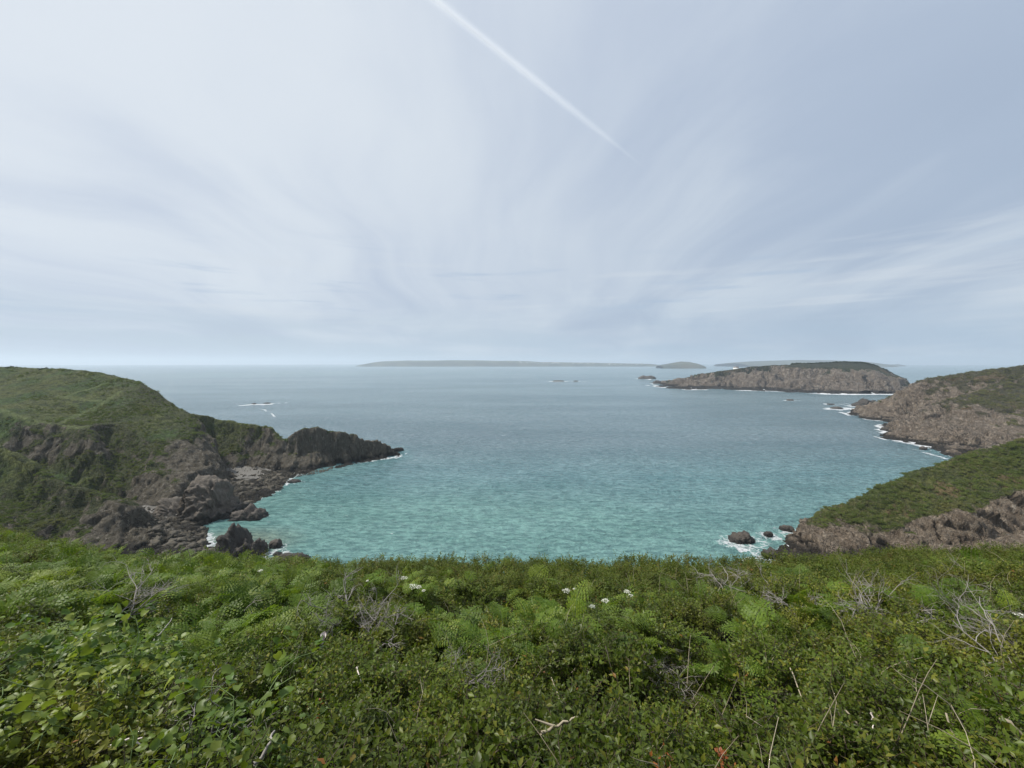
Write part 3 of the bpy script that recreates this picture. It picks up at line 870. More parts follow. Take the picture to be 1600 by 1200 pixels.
def sea_rock(name, px, py, wpx, hpx, seed, label, depth=0.8, sink=0.25, sub=5, mat=None, spikes=None, foam=1.0, rz=0.0, group=None, cat='rock', jag=0.3):
    """rock whose waterline centre is at photo pixel (px, py); wpx, hpx its size in pixels"""
    a = at(px, py, z=0)
    k = a[1] / FPX
    w_, h_ = wpx * k / 2, hpx * k
    dims = (w_, max(w_ * depth, h_ * 0.6), h_ / (1 - sink * 0.3))
    me = rock_mesh(name, seed, dims, sub, mat or M_searock, spikes=spikes, jag=jag)
    o = link(name, me, loc=(a[0], a[1] + dims[1] * 0.6, -h_ * sink), rot=(0, 0, rz))
    tag(o, label, cat, group)
    if foam:
        rock_pts.append((a[0], a[1] + dims[1] * .5, w_, dims[1], foam))
    return o


sea_rock('rock_outcrop', 302, 811, 128, 60, 1, 'large brown rock outcrop on the shore between the two left beaches', 0.45, 0.10, 6, M_outcrop, [(-0.75, 0.62, 0.25), (-0.05, 1.0, 0.30), (0.35, 0.75, 0.25), (0.8, 0.3, 0.2)], 0.0, 0.03, jag=0.5)
sea_rock('sea_rock', 383, 812, 60, 20, 2, 'low dark ledge with a round block, at the seaward foot of the brown outcrop', 0.5, 0.1, 5, None, [(-0.6, 0.6, 0.4), (0.0, 0.9, 0.22), (0.5, 0.7, 0.3)], 0.5)
sea_rock('sea_rock', 358, 882, 66, 50, 3, 'tall black pointed rock, largest of those just above the bushes on the left', 0.7, 0.05, 6, None, [(-0.5, 0.55, 0.3), (-0.05, 1.0, 0.34), (0.6, 0.5, 0.3)], 0.9, jag=0.55)
sea_rock('sea_rock', 394, 868, 38, 24, 4, 'black rock beside the tall pointed one, on its seaward side', 0.7, 0.1, 5, None, [(-0.5, 0.7, 0.4), (0.3, 1.0, 0.4)], 0.8)
sea_rock('sea_rock', 428, 856, 19, 12, 5, 'small lone dark rock in the teal water right of the black pointed rocks', 0.8, 0.1, 4, None, None, 0.9)
sea_rock('sea_rock', 449, 879, 58, 10, 6, 'long flat black ledge awash just above the edge of the bushes', 0.4, 0.1, 5, None, None, 0.7, 0.2)
sea_rock('sea_rock', 432, 868, 12, 4, 7, 'tiny dark rock awash between the lone rock and the flat ledge', 0.8, 0.1, 4, None, None, 0.9)
sea_rock('sea_rock', 322, 876, 34, 14, 8, 'low dark rock at the water edge of the near left beach', 0.7, 0.1, 4, None, None, 0.5)
sea_rock('sea_rock', 458, 754, 20, 4, 9, 'flat dark rock off the far left boulder beach', 0.6, 0.1, 4, None, None, 0.6)
sea_rock('sea_rock', 1163, 848, 40, 15, 10, 'broad reddish dark rock ringed by surf, biggest off the right headland tip', 0.6, 0.1, 5, None, [(-0.6, 0.7, 0.5), (0.3, 1.0, 0.5)], 1.3)
sea_rock('sea_rock', 1202, 839, 13, 8, 11, 'small round rock with surf, middle one of three off the right headland tip', 0.8, 0.1, 4, None, None, 1.2)
sea_rock('sea_rock', 1232, 830, 20, 8, 12, 'small arched rock with surf nearest the right headland shore', 0.6, 0.1, 4, None, None, 1.1, -0.5)
sea_rock('sea_rock', 1210, 872, 30, 16, 13, 'black notched rock at the very tip of the near right headland', 0.7, 0.15, 5, None, [(-0.6, 0.8, 0.3), (0.1, 0.9, 0.3)], 1.0)
sea_rock('sea_rock', 1356, 635, 40, 11, 14, 'jagged dark rock group beyond the tip of the far right headland', 0.5, 0.1, 5, None, [(-0.5, 0.5, 0.3), (0.0, 1.0, 0.25), (0.6, 0.9, 0.3)], 0.9)
sea_rock('sea_rock', 1310, 639, 16, 3, 15, 'low dark rock awash left of the far right headland tip', 0.8, 0.1, 4, None, None, 1.3)
sea_rock('sea_rock', 1300, 632.5, 10, 1.6, 16, 'barely showing rock in a streak of surf, left of the far right headland', 0.8, 0.1, 4, None, None, 1.3)
sea_rock('sea_rock', 1236, 626, 10, 2.2, 17, 'small dark rock breaking the waves below the island', 0.8, 0.1, 4, None, None, 1.3)
sea_rock('sea_rock', 1389, 673, 16, 5, 18, 'dark rock in surf off the nearer buttress of the far right headland', 0.8, 0.1, 4, None, None, 1.2)
sea_rock('sea_rock', 1445, 703, 10, 5, 19, 'small dark rock in the surf below the right hand cliffs', 0.8, 0.1, 4, None, None, 1.2)
sea_rock('sea_rock', 1013, 592, 26, 4.5, 20, 'dark low reef left of the island tip', 0.6, 0.1, 4, None, None, 1.0)
sea_rock('sea_rock', 1029, 599.5, 14, 5, 21, 'dark rock just off the left end of the island', 0.6, 0.1, 4, None, None, 1.0)
sea_rock('sea_rock', 873, 596, 18, 1.5, 22, 'thin dark reef awash far out in the open sea, the longer of the pair', 0.6, 0.1, 4, None, None, 1.0)
sea_rock('sea_rock', 900, 596, 8, 1.3, 23, 'thin dark reef awash far out in the open sea, the shorter of the pair', 0.6, 0.1, 4, None, None, 1.0)
sea_rock('sea_rock', 396, 631.5, 6, 1.6, 24, 'dark reef tip at the left end of the surf line beyond the left headland', 0.8, 0.1, 4, None, None, 1.0)
sea_rock('sea_rock', 416, 630.5, 10, 1.3, 25, 'dark reef tip in the middle of the surf line beyond the left headland', 0.8, 0.1, 4, None, None, 1.0)

# boulders on the two left beaches
bm_ = [rock_mesh('boulder', 60 + k, ((1, .8, .62), (1, .7, .5), (1, .9, .75))[k % 3], 3, M_boulder, blocky=0.95, jag=.4) for k in range(9)]


def inpoly(px, py, poly):
    c = False
    j = len(poly) - 1
    for i in range(len(poly)):
        if (poly[i][1] > py) != (poly[j][1] > py) and px < (poly[j][0] - poly[i][0]) * (py - poly[i][1]) / (poly[j][1] - poly[i][1]) + poly[i][0]:
            c = not c
        j = i
    return c


polyA = [(352, 757), (400, 753), (420, 744), (450, 741), (442, 756), (425, 766), (408, 775), (384, 790), (355, 778), (345, 765)]
polyB = [(222, 812), (262, 810), (300, 820), (325, 822), (322, 845), (318, 875), (300, 885), (238, 885), (232, 840), (222, 812)]
bl = []
for poly, n_, lab, grp in ((polyA, 110, 'brown boulder on the far left beach below the promontory', 'boulders on the far left beach'),
                           (polyB, 130, 'dark brown boulder on the near left beach', 'boulders on the near left beach')):
    bx = [min(p[0] for p in poly), max(p[0] for p in poly), min(p[1] for p in poly), max(p[1] for p in poly)]
    k = 0
    while k < n_:
        px, py = random.uniform(bx[0], bx[1]), random.uniform(bx[2], bx[3])
        if not inpoly(px, py, poly) or (py < 816 and px < 285):
            continue
        a = at(px, py, z=0.8)
        r = random.choice((0.5, 0.7, 0.9, 1.3)) * random.uniform(0.8, 1.3)
        bl.append((a[0], a[1], r, lab, grp))
        k += 1
hz = H0(np.array([b[0] for b in bl]), np.array([b[1] for b in bl]))
for b, z_ in zip(bl, hz):
    o = link('boulder', random.choice(bm_), loc=(b[0], b[1], max(z_, 0) + b[2] * 0.18), rot=(random.uniform(-.3, .3), random.uniform(-.3, .3), random.uniform(0, 6.3)), scale=(b[2],) * 3)
    tag(o, b[3], 'boulder', b[4])

# ------------------------------------------------------------------ instancing for ground cover (stuff)
def scatter(name, pts, rots, scls, idx, protos, label_kind='stuff', label=None, cat=None):
    me = bpy.data.meshes.new(name)
    me.vertices.add(len(pts))
    me.vertices.foreach_set('co', np.asarray(pts, dtype=np.float32).ravel())
    a = me.attributes.new('rot', 'FLOAT_VECTOR', 'POINT')
    a.data.foreach_set('vector', np.asarray(rots, dtype=np.float32).ravel())
    a = me.attributes.new('scl', 'FLOAT', 'POINT')
    a.data.foreach_set('value', np.asarray(scls, dtype=np.float32))
    a = me.attributes.new('idx', 'INT', 'POINT')
    a.data.foreach_set('value', np.asarray(idx, dtype=np.int32))
    o = link(name, me)
    tag(o, label, cat, None, label_kind)
    ng = bpy.data.node_groups.new(name, 'GeometryNodeTree')
    ng.interface.new_socket('Geometry', in_out='INPUT', socket_type='NodeSocketGeometry')
    ng.interface.new_socket('Geometry', in_out='OUTPUT', socket_type='NodeSocketGeometry')
    gi = ng.nodes.new('NodeGroupInput')
    go = ng.nodes.new('NodeGroupOutput')
    join = ng.nodes.new('GeometryNodeJoinGeometry')

    def named(nm, ty):
        nd = ng.nodes.new('GeometryNodeInputNamedAttribute')
        nd.data_type = ty
        nd.inputs[0].default_value = nm
        return nd.outputs[0]
    ar, as_, ai = named('rot', 'FLOAT_VECTOR'), named('scl', 'FLOAT'), named('idx', 'INT')
    er = ng.nodes.new('FunctionNodeEulerToRotation')
    ng.links.new(ar, er.inputs[0])
    for k, po in enumerate(protos):
        oi = ng.nodes.new('GeometryNodeObjectInfo')
        oi.inputs[0].default_value = po
        oi.inputs['As Instance'].default_value = True
        cmp_ = ng.nodes.new('FunctionNodeCompare')
        cmp_.data_type = 'INT'
        cmp_.operation = 'EQUAL'
        ng.links.new(ai, cmp_.inputs[2])
        cmp_.inputs[3].default_value = k
        ip = ng.nodes.new('GeometryNodeInstanceOnPoints')
        ng.links.new(gi.outputs[0], ip.inputs['Points'])
        ng.links.new(cmp_.outputs[0], ip.inputs['Selection'])
        ng.links.new(oi.outputs['Geometry'], ip.inputs['Instance'])
        ng.links.new(er.outputs[0], ip.inputs['Rotation'])
        ng.links.new(as_, ip.inputs['Scale'])
        ng.links.new(ip.outputs[0], join.inputs[0])
    ng.links.new(join.outputs[0], go.inputs[0])
    md = o.modifiers.new('scatter', 'NODES')
    md.node_group = ng
    return o


def proto(name, me):
    return bpy.data.objects.new(name, me)          # not linked to the scene: only a source of instances


# cobbles between the boulders
pts = []
for poly, n_ in ((polyA, 1500), (polyB, 2200), ([(357, 745), (362, 730), (412, 732), (455, 738), (440, 750), (400, 752)], 90), ([(408, 738), (458, 738), (442, 757), (408, 772)], 900), ([(440, 742), (480, 733), (530, 726), (500, 737), (460, 742)], 260), ([(212, 797), (282, 797), (300, 812), (225, 815)], 110)):
    bx = [min(p[0] for p in poly), max(p[0] for p in poly), min(p[1] for p in poly), max(p[1] for p in poly)]
    k = 0
    while k < n_:
        px, py = random.uniform(bx[0], bx[1]), random.uniform(bx[2], bx[3])
        if inpoly(px, py, poly):
            a = at(px, py, z=1.0)
            pts.append((a[0], a[1], 0))
            k += 1
pts = np.array(pts)
pts[:, 2] = np.maximum(H0(pts[:, 0], pts[:, 1]), -0.2) + 0.1
n_ = len(pts)
scatter('cobbles', pts, rng.uniform(0, 6.3, (n_, 3)), rng.choice([0.22, 0.35, 0.5], n_), rng.integers(0, 4, n_), [proto('cobble', m) for m in bm_[:4]], label='brown cobbles covering the beaches at the foot of the left cliffs', cat='cobbles')

# ------------------------------------------------------------------ sea
NR, NA = 820, 860
rr = 62 * (33000 / 62) ** (np.linspace(0, 1, NR) ** 1.0)
aa = np.radians(np.linspace(-66, 66, NA))
Rg, Ag = np.meshgrid(rr, aa, indexing='ij')
x, y = (Rg * np.sin(Ag)).ravel(), (Rg * np.cos(Ag)).ravel()
rad = Rg.ravel()
z = curve(rad)
hgt = np.full(len(x), -60.0)
m0 = (y < 338) & (np.abs(x) < 395)
hgt[m0] = H0(x[m0], y[m0])
m1 = (x > 205) & (x < 695) & (y > 262) & (y < 595)
hgt[m1] = np.maximum(hgt[m1], H1(x[m1], y[m1]))
m2 = (x > 325) & (x < 1055) & (y > 745) & (y < 1375)
hgt[m2] = np.maximum(hgt[m2], H2(x[m2], y[m2]))
q = np.stack([x, y, np.zeros_like(x)], 1)
big = fbm(q / 26.0, 3, 301)
shore = smooth(hgt, -2.6, -0.3) * (0.72 + 0.8 * big)
left = (x < 0)
shore = np.where(left & (y > 190), shore * 0.75, shore)
shore = np.where(m1 | m2, smooth(hgt, -4.2, -0.6) * (0.80 + 1.3 * fbm(q / 30.0, 3, 302)), shore)
foam = np.clip(shore, 0, 1)
for (rx, ry, ra, rb, st) in rock_pts:
    ra2, rb2 = ra * 1.0 + 1.5 + ra * .25, rb * 1.0 + 1.8 + rb * .3
    d = np.sqrt(((x - rx) / ra2) ** 2 + ((y - ry) / rb2) ** 2)
    foam = np.maximum(foam, st * smooth(d, 2.0, 0.85) * (0.62 + 0.7 * big))


rs_ = np.clip(rad / 60.0, 2.0, 14.0)[:, None]
ragx, ragy = 2 * fbm(q / rs_, 3, 411), 2 * fbm(q / rs_ + 50, 3, 412)


def streak_foam(p0, p1, width, amt):
    """line of surf from photo pixel p0 to p1, width in metres"""
    global foam
    a, b = at(*p0, z=0)[:2], at(*p1, z=0)[:2]
    ab = b - a
    tt = np.clip(((x - a[0]) * ab[0] + (y - a[1]) * ab[1]) / (ab @ ab), 0, 1)
    wob = width * 0.55
    d = np.hypot(x + wob * ragx - a[0] - tt * ab[0], y + wob * ragy - a[1] - tt * ab[1])
    foam = np.maximum(foam, amt * (0.72 + 0.55 * ragx * ragy + 0.45 * ragy) * smooth(d, width * 1.25, width * 0.1))


for a in (((376, 633), (398, 632), 8, 1.1), ((398, 632), (425, 631), 9, 1.2), ((425, 631), (443, 629.6), 6, 1.0), ((402, 638), (416, 640), 3, .62), ((416, 640), (436, 652), 3.5, .60), ((462, 660), (480, 666), 2, .5),
          ((850, 596.4), (880, 596.6), 9, .95), ((888, 596), (922, 596.6), 7, .8), ((1003, 590.5), (1016, 593), 12, 1.0), ((1018, 601), (1036, 604), 8, 1.2), ((1225, 626), (1250, 626), 5, 1.0),
          ((1288, 630.5), (1316, 631.5), 4, 1.0), ((1318, 630), (1336, 633), 3, .9), ((1285, 638.5), (1312, 641), 5, 1.1), ((1312, 644), (1330, 650), 4, 1.0), ((1365, 682), (1390, 688), 3, 1.1), ((1370, 674), (1382, 677), 3, .9), ((1420, 702), (1440, 704), 2, .8),
          ((1470, 706), (1495, 714), 4, 1.0), ((1440, 706), (1475, 716), 3, .8), ((1345, 651), (1420, 659), 3, .8), ((1322, 678), (1336, 690), 1.5, .5),
          ((1150, 856), (1192, 862), 1.8, 1.0), ((1192, 862), (1160, 876), 1.4, .9), ((1176, 876), (1195, 884), 1.2, .8), ((1206, 848), (1240, 850), 3.0, .62), ((1225, 838), (1240, 842), 1.6, .9),
          ((312, 872), (322, 835), 2.2, 1.1), ((330, 872), (322, 845), 3, .8), ((412, 874), (432, 878), 2.5, .9), ((396, 862), (420, 872), 2, .7), ((386, 790), (430, 766), 1.6, .7), ((430, 766), (455, 745), 2.2, 1.0), ((440, 742), (475, 738), 1.4, .9), ((408, 807), (420, 803), 1.0, .8), ((620, 716), (634, 708), 2.0, 1.0), ((545, 727), (560, 723), 1.5, .9)):
    streak_foam(*a)
dep = at(1, 1, z=0)[1]
shal = np.clip(smooth(y, 330, 105), 0, 1)
left_s = smooth(np.hypot((x + 30) / 1.5, y - 118), 100, 15)
shal = np.clip(shal * 0.85 + 0.45 * left_s * (hgt > -12) + 0.25 * smooth(hgt, -7, -2) * (rad < 400), 0, 1.2)
milky = smooth(np.hypot((x + 92) / 1.6, (y - 134) / 1.0), 17, 3)
# waves: real swell and chop on the nearer water, ripples in the shader
amp = smooth(rad, 2500, 300)
amp = amp * (1 - 0.6 * smooth(hgt, -3, 0))
wv_ = np.zeros_like(x)
for (l, th, a_) in ((17.0, 72, .20), (9.5, 98, .16), (6.1, 84, .14), (4.2, 63, .10), (3.1, 107, .08)):
    th = math.radians(th)
    ph = fbm(q / (l * 3.1), 2, int(l * 10)) * 3.8
    s = np.sin((x * math.cos(th) + y * math.sin(th)) * 2 * math.pi / l + ph)
    wv_ += a_ * (1 - np.abs(s)) ** 1.3 * (0.55 + 0.7 * vnoise(q / (l * 2.3), 77))
z = z + wv_ * amp - 0.1
i = np.arange(NR * NA).reshape(NR, NA)
F = np.stack([i[:-1, :-1], i[:-1, 1:], i[1:, 1:], i[1:, :-1]], -1).reshape(-1, 4)[:, ::-1]
m_sea, t, out = mat_new('sea')
pos = t.add('ShaderNodeNewGeometry').outputs['Position']
fo = t.add('ShaderNodeAttribute', dict(attribute_name='foam')).outputs['Fac']
sh = t.add('ShaderNodeAttribute', dict(attribute_name='shallow')).outputs['Fac']
mk = t.add('ShaderNodeAttribute', dict(attribute_name='milky')).outputs['Fac']
r1 = t.noise(t.mapping(pos, (0.20, 0.52, 1), (0, 0, 0.10)), 1.0, 6, 0.62)
r2 = t.noise(t.mapping(pos, (0.6, 1.3, 1), (0, 0, -0.2)), 1.0, 5, 0.6)
r3 = t.noise(t.mapping(pos, (0.02, 0.055, 1), (0, 0, 0.2)), 1.0, 5, 0.6)
r4 = t.noise(t.mapping(pos, (0.0024, 0.008, 1), (0, 0, 0.05)), 1.0, 4, 0.55)
deep = t.mix(t.ramp(r4, 0.38, 0.62), (0.145, 0.218, 0.252), (0.205, 0.288, 0.322))
mid = t.mix(t.ramp(r3, 0.35, 0.65), (0.135, 0.275, 0.298), (0.195, 0.350, 0.370))
teal = t.mix(t.ramp(r3, 0.35, 0.65), (0.192, 0.380, 0.350), (0.240, 0.450, 0.417))
c = t.mix(t.ramp(sh, 0.0, 0.45, smooth=False), deep, mid)
c = t.mix(t.ramp(sh, 0.45, 1.0, smooth=False), c, teal)
r5 = t.noise(t.mapping(pos, (0.008, 0.020, 1), (0, 0, 0.5)), 1.0, 5, 0.62, 0.8)
c = t.mix(t.ramp(r5, 0.50, 0.66, 0.0, 0.22), c, (0.045, 0.130, 0.150))
c = t.mix(mk, c, (0.26, 0.34, 0.27))
c = t.mix(t.ramp(r1, 0.38, 0.60, 0.50, 0.0), c, (0.020, 0.085, 0.100))  # shade of the ripple troughs put into the colour, besides the bump
# foam: lacy where thin, solid where thick
fn1 = t.noise(t.mapping(pos, (0.35, 0.6, 1)), 1.0, 7, 0.68, 0.6)
fn2 = t.noise(pos, 2.4, 5, 0.7, 0.5)
ff = t.math('ADD', t.math('MULTIPLY_ADD', fn1, 0.95, fo), t.math('MULTIPLY', fn2, 0.35))
lv = t.add('ShaderNodeTexVoronoi', dict(feature='DISTANCE_TO_EDGE'), Vector=t.add('ShaderNodeVectorMath', dict(operation='MULTIPLY_ADD'), i0=t.add('ShaderNodeTexNoise', None, Vector=pos, Scale=0.5, Detail=4.0).outputs['Color'], i1=(2.5, 2.5, 0), i2=pos).outputs[0], Scale=0.45)
ff = t.math('MULTIPLY_ADD', t.math('MULTIPLY', t.ramp(lv.outputs[0], 0.0, 0.16, 1.0, 0.0), fo), 0.42, ff)
fm = t.ramp(ff, 1.16, 1.50, 0.0, 0.92)
# scattered small crests of white in open water
wc = t.noise(t.mapping(pos, (0.10, 0.30, 1), (0, 0, 0.1)), 1.0, 3, 0.5)
wcm = t.math('MULTIPLY', t.ramp(wc, 0.735, 0.76), t.ramp(r2, 0.50, 0.62))
fm = t.math('MAXIMUM', fm, t.math('MULTIPLY', wcm, 0.6))
c = t.mix(fm, c, (0.80, 0.82, 0.83))
bh = t.math('MULTIPLY_ADD', r1, 1.0, t.math('MULTIPLY', r2, 0.45))
bh = t.math('MULTIPLY_ADD', r3, 2.5, bh)
bump = t.add('ShaderNodeBump', None, Height=bh, Strength=1.0, Distance=3.6)
rough = t.math('MULTIPLY_ADD', fm, 0.5, 0.20)
bs = t.add('ShaderNodeBsdfPrincipled', None, Base_Color=c, Roughness=rough, IOR=1.33, Normal=bump.outputs[0])
t.l.new(bs.outputs[0], out.inputs[0])
me = new_mesh('sea', np.stack([x, y, z], 1), F, m_sea, True, dict(foam=foam, shallow=shal, milky=milky))
tag(link('sea', me), kind='structure')

# ------------------------------------------------------------------ vapour trail
def tube(pts, radii, sides=4, cap=False):
    pts = np.asarray(pts, dtype=float)
    n = len(pts)
    tan = np.gradient(pts, axis=0)
    tan /= np.linalg.norm(tan, axis=1, keepdims=True) + 1e-12
    ref = np.array([0, 0, 1.0]) if abs(tan[0][2]) < 0.9 else np.array([1.0, 0, 0])
    a = np.cross(tan, ref)
    a /= np.linalg.norm(a, axis=1, keepdims=True) + 1e-12
    b = np.cross(tan, a)
    th = np.arange(sides) * 2 * math.pi / sides
    V = pts[:, None] + np.asarray(radii)[:, None, None] * (np.cos(th)[None, :, None] * a[:, None] + np.sin(th)[None, :, None] * b[:, None])
    i = np.arange(n * sides).reshape(n, sides)
    j = np.roll(i, -1, 1)
    F = np.stack([i[:-1], j[:-1], j[1:], i[1:]], -1).reshape(-1, 4)
    return V.reshape(-1, 3), F


class MB:
    def __init__(s):
        s.V, s.F3, s.F4, s.n = [], [], [], 0

    def add(s, V, F):
        (s.F3 if F.shape[1] == 3 else s.F4).append(F + s.n)
        s.V.append(V)
        s.n += len(V)

    def mesh(s, name, mat, smooth=True):
        Fs = [np.concatenate(f) for f in (s.F3, s.F4) if f]
        return new_mesh(name, np.concatenate(s.V), Fs, mat, smooth)


def on_alt(px, py, alt):
    r = ray(px, py)
    return np.array([r[0], r[1], r[2]]) * (alt / r[2])


trail = None
A, B = on_alt(560, -100, 9000), on_alt(1010, 262, 9000)
for k, (rad_, dens, f1) in enumerate(((40, 0.0026, 0.40), (52, 0.0015, 0.53), (70, 0.0010, 0.65), (95, 0.0006, 0.77), (125, 0.0004, 0.89), (160, 0.00025, 1.0))):
    mv = bpy.data.materials.new('vapour')
    mv.use_nodes = True
    t = NT(mv.node_tree)
    t.n.clear()
    out = t.add('ShaderNodeOutputMaterial')
    pv = t.add('ShaderNodeVolumePrincipled', None, Color=(1, 1, 1, 1), Density=dens, Anisotropy=0.2)
    t.l.new(pv.outputs[0], out.inputs['Volume'])
    n = 40
    s = np.linspace(0, f1, n)
    pp = A[None] * (1 - s[:, None]) + B[None] * s[:, None]
    prof = np.clip(np.minimum((s + .001) * 60, np.minimum(1, (f1 - s) / f1 * 2.6)), 0.01, 1) ** 0.7
    prof = prof * (1 + 0.08 * np.sin(s * 90 + k * 2) * np.sin(s * 37))
    V, F = tube(pp - A, rad_ * prof, 12)
    capA, capB = np.arange(12)[::-1], np.arange(len(V) - 12, len(V))
    me = new_mesh('vapour_core' if k == 0 else 'vapour_veil', V, [F, capA[None], capB[None]], mv)
    if k == 0:
        trail = link('contrail', me, loc=tuple(A))
        tag(trail, 'white vapour trail of an aircraft crossing the sky, fading to the right', 'contrail')
    else:
        link('vapour_veil', me, trail)

# ------------------------------------------------------------------ foreground plants
def leaf_mat(name, cols, trans=0.35, rough=0.42, spec=0.4, autumn=0.0, nscale=0.8, dark=None, warm=None):
    """cols: three leaf colours, chosen per leaf and per plant"""
    m, t, out = mat_new(name)
    oi = t.add('ShaderNodeObjectInfo')
    isl = t.add('ShaderNodeNewGeometry')
    wp = isl.outputs['Position']
    r = isl.outputs['Random Per Island']
    pl = oi.outputs['Random']
    patch = t.noise(wp, nscale, 3, 0.55)
    c = t.mix(t.ramp(t.math('ADD', t.math('MULTIPLY', r, 0.5), t.math('MULTIPLY', patch, 0.9)), 0.40, 0.95, smooth=False), cols[0], cols[1])
    c = t.mix(t.ramp(t.math('ADD', t.math('MULTIPLY', pl, 0.5), t.math('MULTIPLY', r, 0.5)), 0.55, 0.95), c, cols[2])
    v_ = t.noise(wp, nscale * 1.7, 3, 0.6)
    c = t.mix(t.ramp(v_, 0.38, 0.60, 0.62, 0.0), c, dark or tuple(q_ * 0.45 for q_ in cols[0]))
    v2_ = t.noise(t.mapping(wp, loc=(40, 7, 3)), nscale * 0.9, 3, 0.55)
    c = t.mix(t.ramp(v2_, 0.52, 0.70, 0.0, 0.60), c, warm or cols[2])
    if autumn:
        pick = t.math('ADD', t.math('MULTIPLY', pl, 0.6), t.math('MULTIPLY', r, 0.4))
        c = t.mix(t.ramp(pick, 1 - autumn, 1 - autumn + 0.05), c, (0.22, 0.095, 0.028))
    d = t.add('ShaderNodeBsdfPrincipled', None, Base_Color=c, Roughness=rough)
    d.inputs['Specular IOR Level'].default_value = spec
    tc_ = t.mix(0.5, c, (0.30, 0.42, 0.05), 'MIX')
    tr = t.add('ShaderNodeBsdfTranslucent', None, Color=t.mix(1.0, t.mix(0.35, c, (0.10, 0.16, 0.01)), (1.6, 1.6, 1.2), 'MULTIPLY'))
    mxs = t.add('ShaderNodeMixShader', None, Fac=trans)
    t.l.new(d.outputs[0], mxs.inputs[1])
    t.l.new(tr.outputs[0], mxs.inputs[2])
    t.l.new(mxs.outputs[0], out.inputs[0])
    return m


M_fern = leaf_mat('bracken', ((0.075, 0.135, 0.014), (0.130, 0.195, 0.020), (0.20, 0.24, 0.030)), 0.35, 0.5, 0.25, nscale=0.6)
M_shrub = leaf_mat('shrub_leaf', ((0.070, 0.105, 0.012), (0.125, 0.165, 0.018), (0.210, 0.195, 0.026)), 0.32, 0.42, 0.25, autumn=0.06)
M_scrub = leaf_mat('scrub_leaf', ((0.075, 0.108, 0.016), (0.125, 0.155, 0.022), (0.180, 0.150, 0.035)), 0.30, 0.55, 0.2, autumn=0.07, warm=(0.130, 0.100, 0.030))
M_broad = leaf_mat('broad_leaf', ((0.065, 0.130, 0.014), (0.120, 0.200, 0.022), (0.24, 0.28, 0.040)), 0.34, 0.46, 0.38, autumn=0.02)


def plain(name, a, b, sc_=8.0, rough=0.8):
    m, t, out = mat_new(name)
    co = t.add('ShaderNodeTexCoord').outputs['Object']
    rnd = t.add('ShaderNodeNewGeometry').outputs['Random Per Island']
    n = t.math('MULTIPLY_ADD', rnd, 0.5, t.math('MULTIPLY', t.noise(co, sc_, 4, 0.6), 0.6))
    bs = t.add('ShaderNodeBsdfPrincipled', None, Base_Color=t.mix(t.ramp(n, 0.2, 0.8), a, b), Roughness=rough)
    t.l.new(bs.outputs[0], out.inputs[0])
    return m


M_twig = plain('dead_twig', (0.13, 0.115, 0.10), (0.32, 0.295, 0.27))
M_stem = plain('woody_stem', (0.05, 0.035, 0.022), (0.12, 0.09, 0.055))
M_straw = plain('dry_stalk', (0.20, 0.16, 0.10), (0.42, 0.36, 0.26))
M_petal = plain('umbel_flower', (0.62, 0.62, 0.52), (0.80, 0.80, 0.72), 20)
M_green = plain('green_stem', (0.07, 0.12, 0.03), (0.12, 0.17, 0.05))
M_pale = plain('pale_bark', (0.50, 0.42, 0.37), (0.72, 0.64, 0.58), 30)


def rotm(rx, ry, rz):
    return np.array(Euler((rx, ry, rz)).to_matrix())


def blade(L, Wd, fold=0.25, curl=0.15, seg=1):
    """a leaf along +Y, folded on its midrib"""
    ys = np.linspace(0, 1, seg + 2)
    ws = np.sin(np.pi * np.clip(ys * 0.94 + 0.03, 0, 1)) ** 0.75 * (1.15 - 0.5 * ys)
    ws[0] = 0.08
    ws[-1] = 0.03
    V, F = [], []
    for k, (a, b) in enumerate(zip(ys, ws)):
        zc = -curl * L * a * a
        V += [(-b * Wd / 2, a * L, zc + fold * b * Wd / 2), (0, a * L, zc), (b * Wd / 2, a * L, zc + fold * b * Wd / 2)]
        if k:
            o = 3 * k
            F += [(o - 3, o - 2, o + 1, o), (o - 2, o - 1, o + 2, o + 1)]
    return np.array(V), np.array(F)


def heart(L, rg):
    """heart-shaped leaf along +Y with the lobes at its base"""
    n = 14
    th = np.linspace(-math.pi, math.pi, n, endpoint=False) + math.pi / n
    r = 0.5 * (1 + 0.10 * np.cos(2 * th)) * (1 + 0.22 * np.exp(-(th / 0.35) ** 2)) * (1 - 0.42 * np.exp(-((np.abs(th) - math.pi) / 0.5) ** 2))
    r *= 1 + rg.uniform(-.05, .05, n)
    x_, y_ = np.sin(th) * r * 0.92, np.cos(th) * r + 0.42
    z_ = 0.42 * np.abs(x_) - 0.34 * y_ ** 2 + 0.05 * np.sin(th * 5) + rg.uniform(-.03, .03, n)
    V = np.vstack([np.stack([x_, y_, z_], 1), [[0, 0.42, -0.03], [0, 0.12, 0.0], [0, 0.75, -0.12]]]) * L
    F = []
    c, b0, tp = n, n + 1, n + 2
    for k in range(n):
        k2 = (k + 1) % n
        ym = (y_[k] + y_[k2]) / 2
        hub = b0 if ym < 0.22 else (tp if ym > 0.68 else c)
        F.append((k, k2, hub))
    for a, b in ((b0, c), (c, tp)):
        ks = [k for k in range(n) if True]
    # close the gaps between the three hubs
    for k in range(n):
        k2 = (k + 1) % n
        h = [b0 if (y_[q_] + y_[(q_ + 1) % n]) / 2 < 0.22 else (tp if (y_[q_] + y_[(q_ + 1) % n]) / 2 > 0.68 else c) for q_ in (k, k2)]
        if h[0] != h[1]:
            F.append((k2, h[1], h[0]))
    return V, np.array(F)


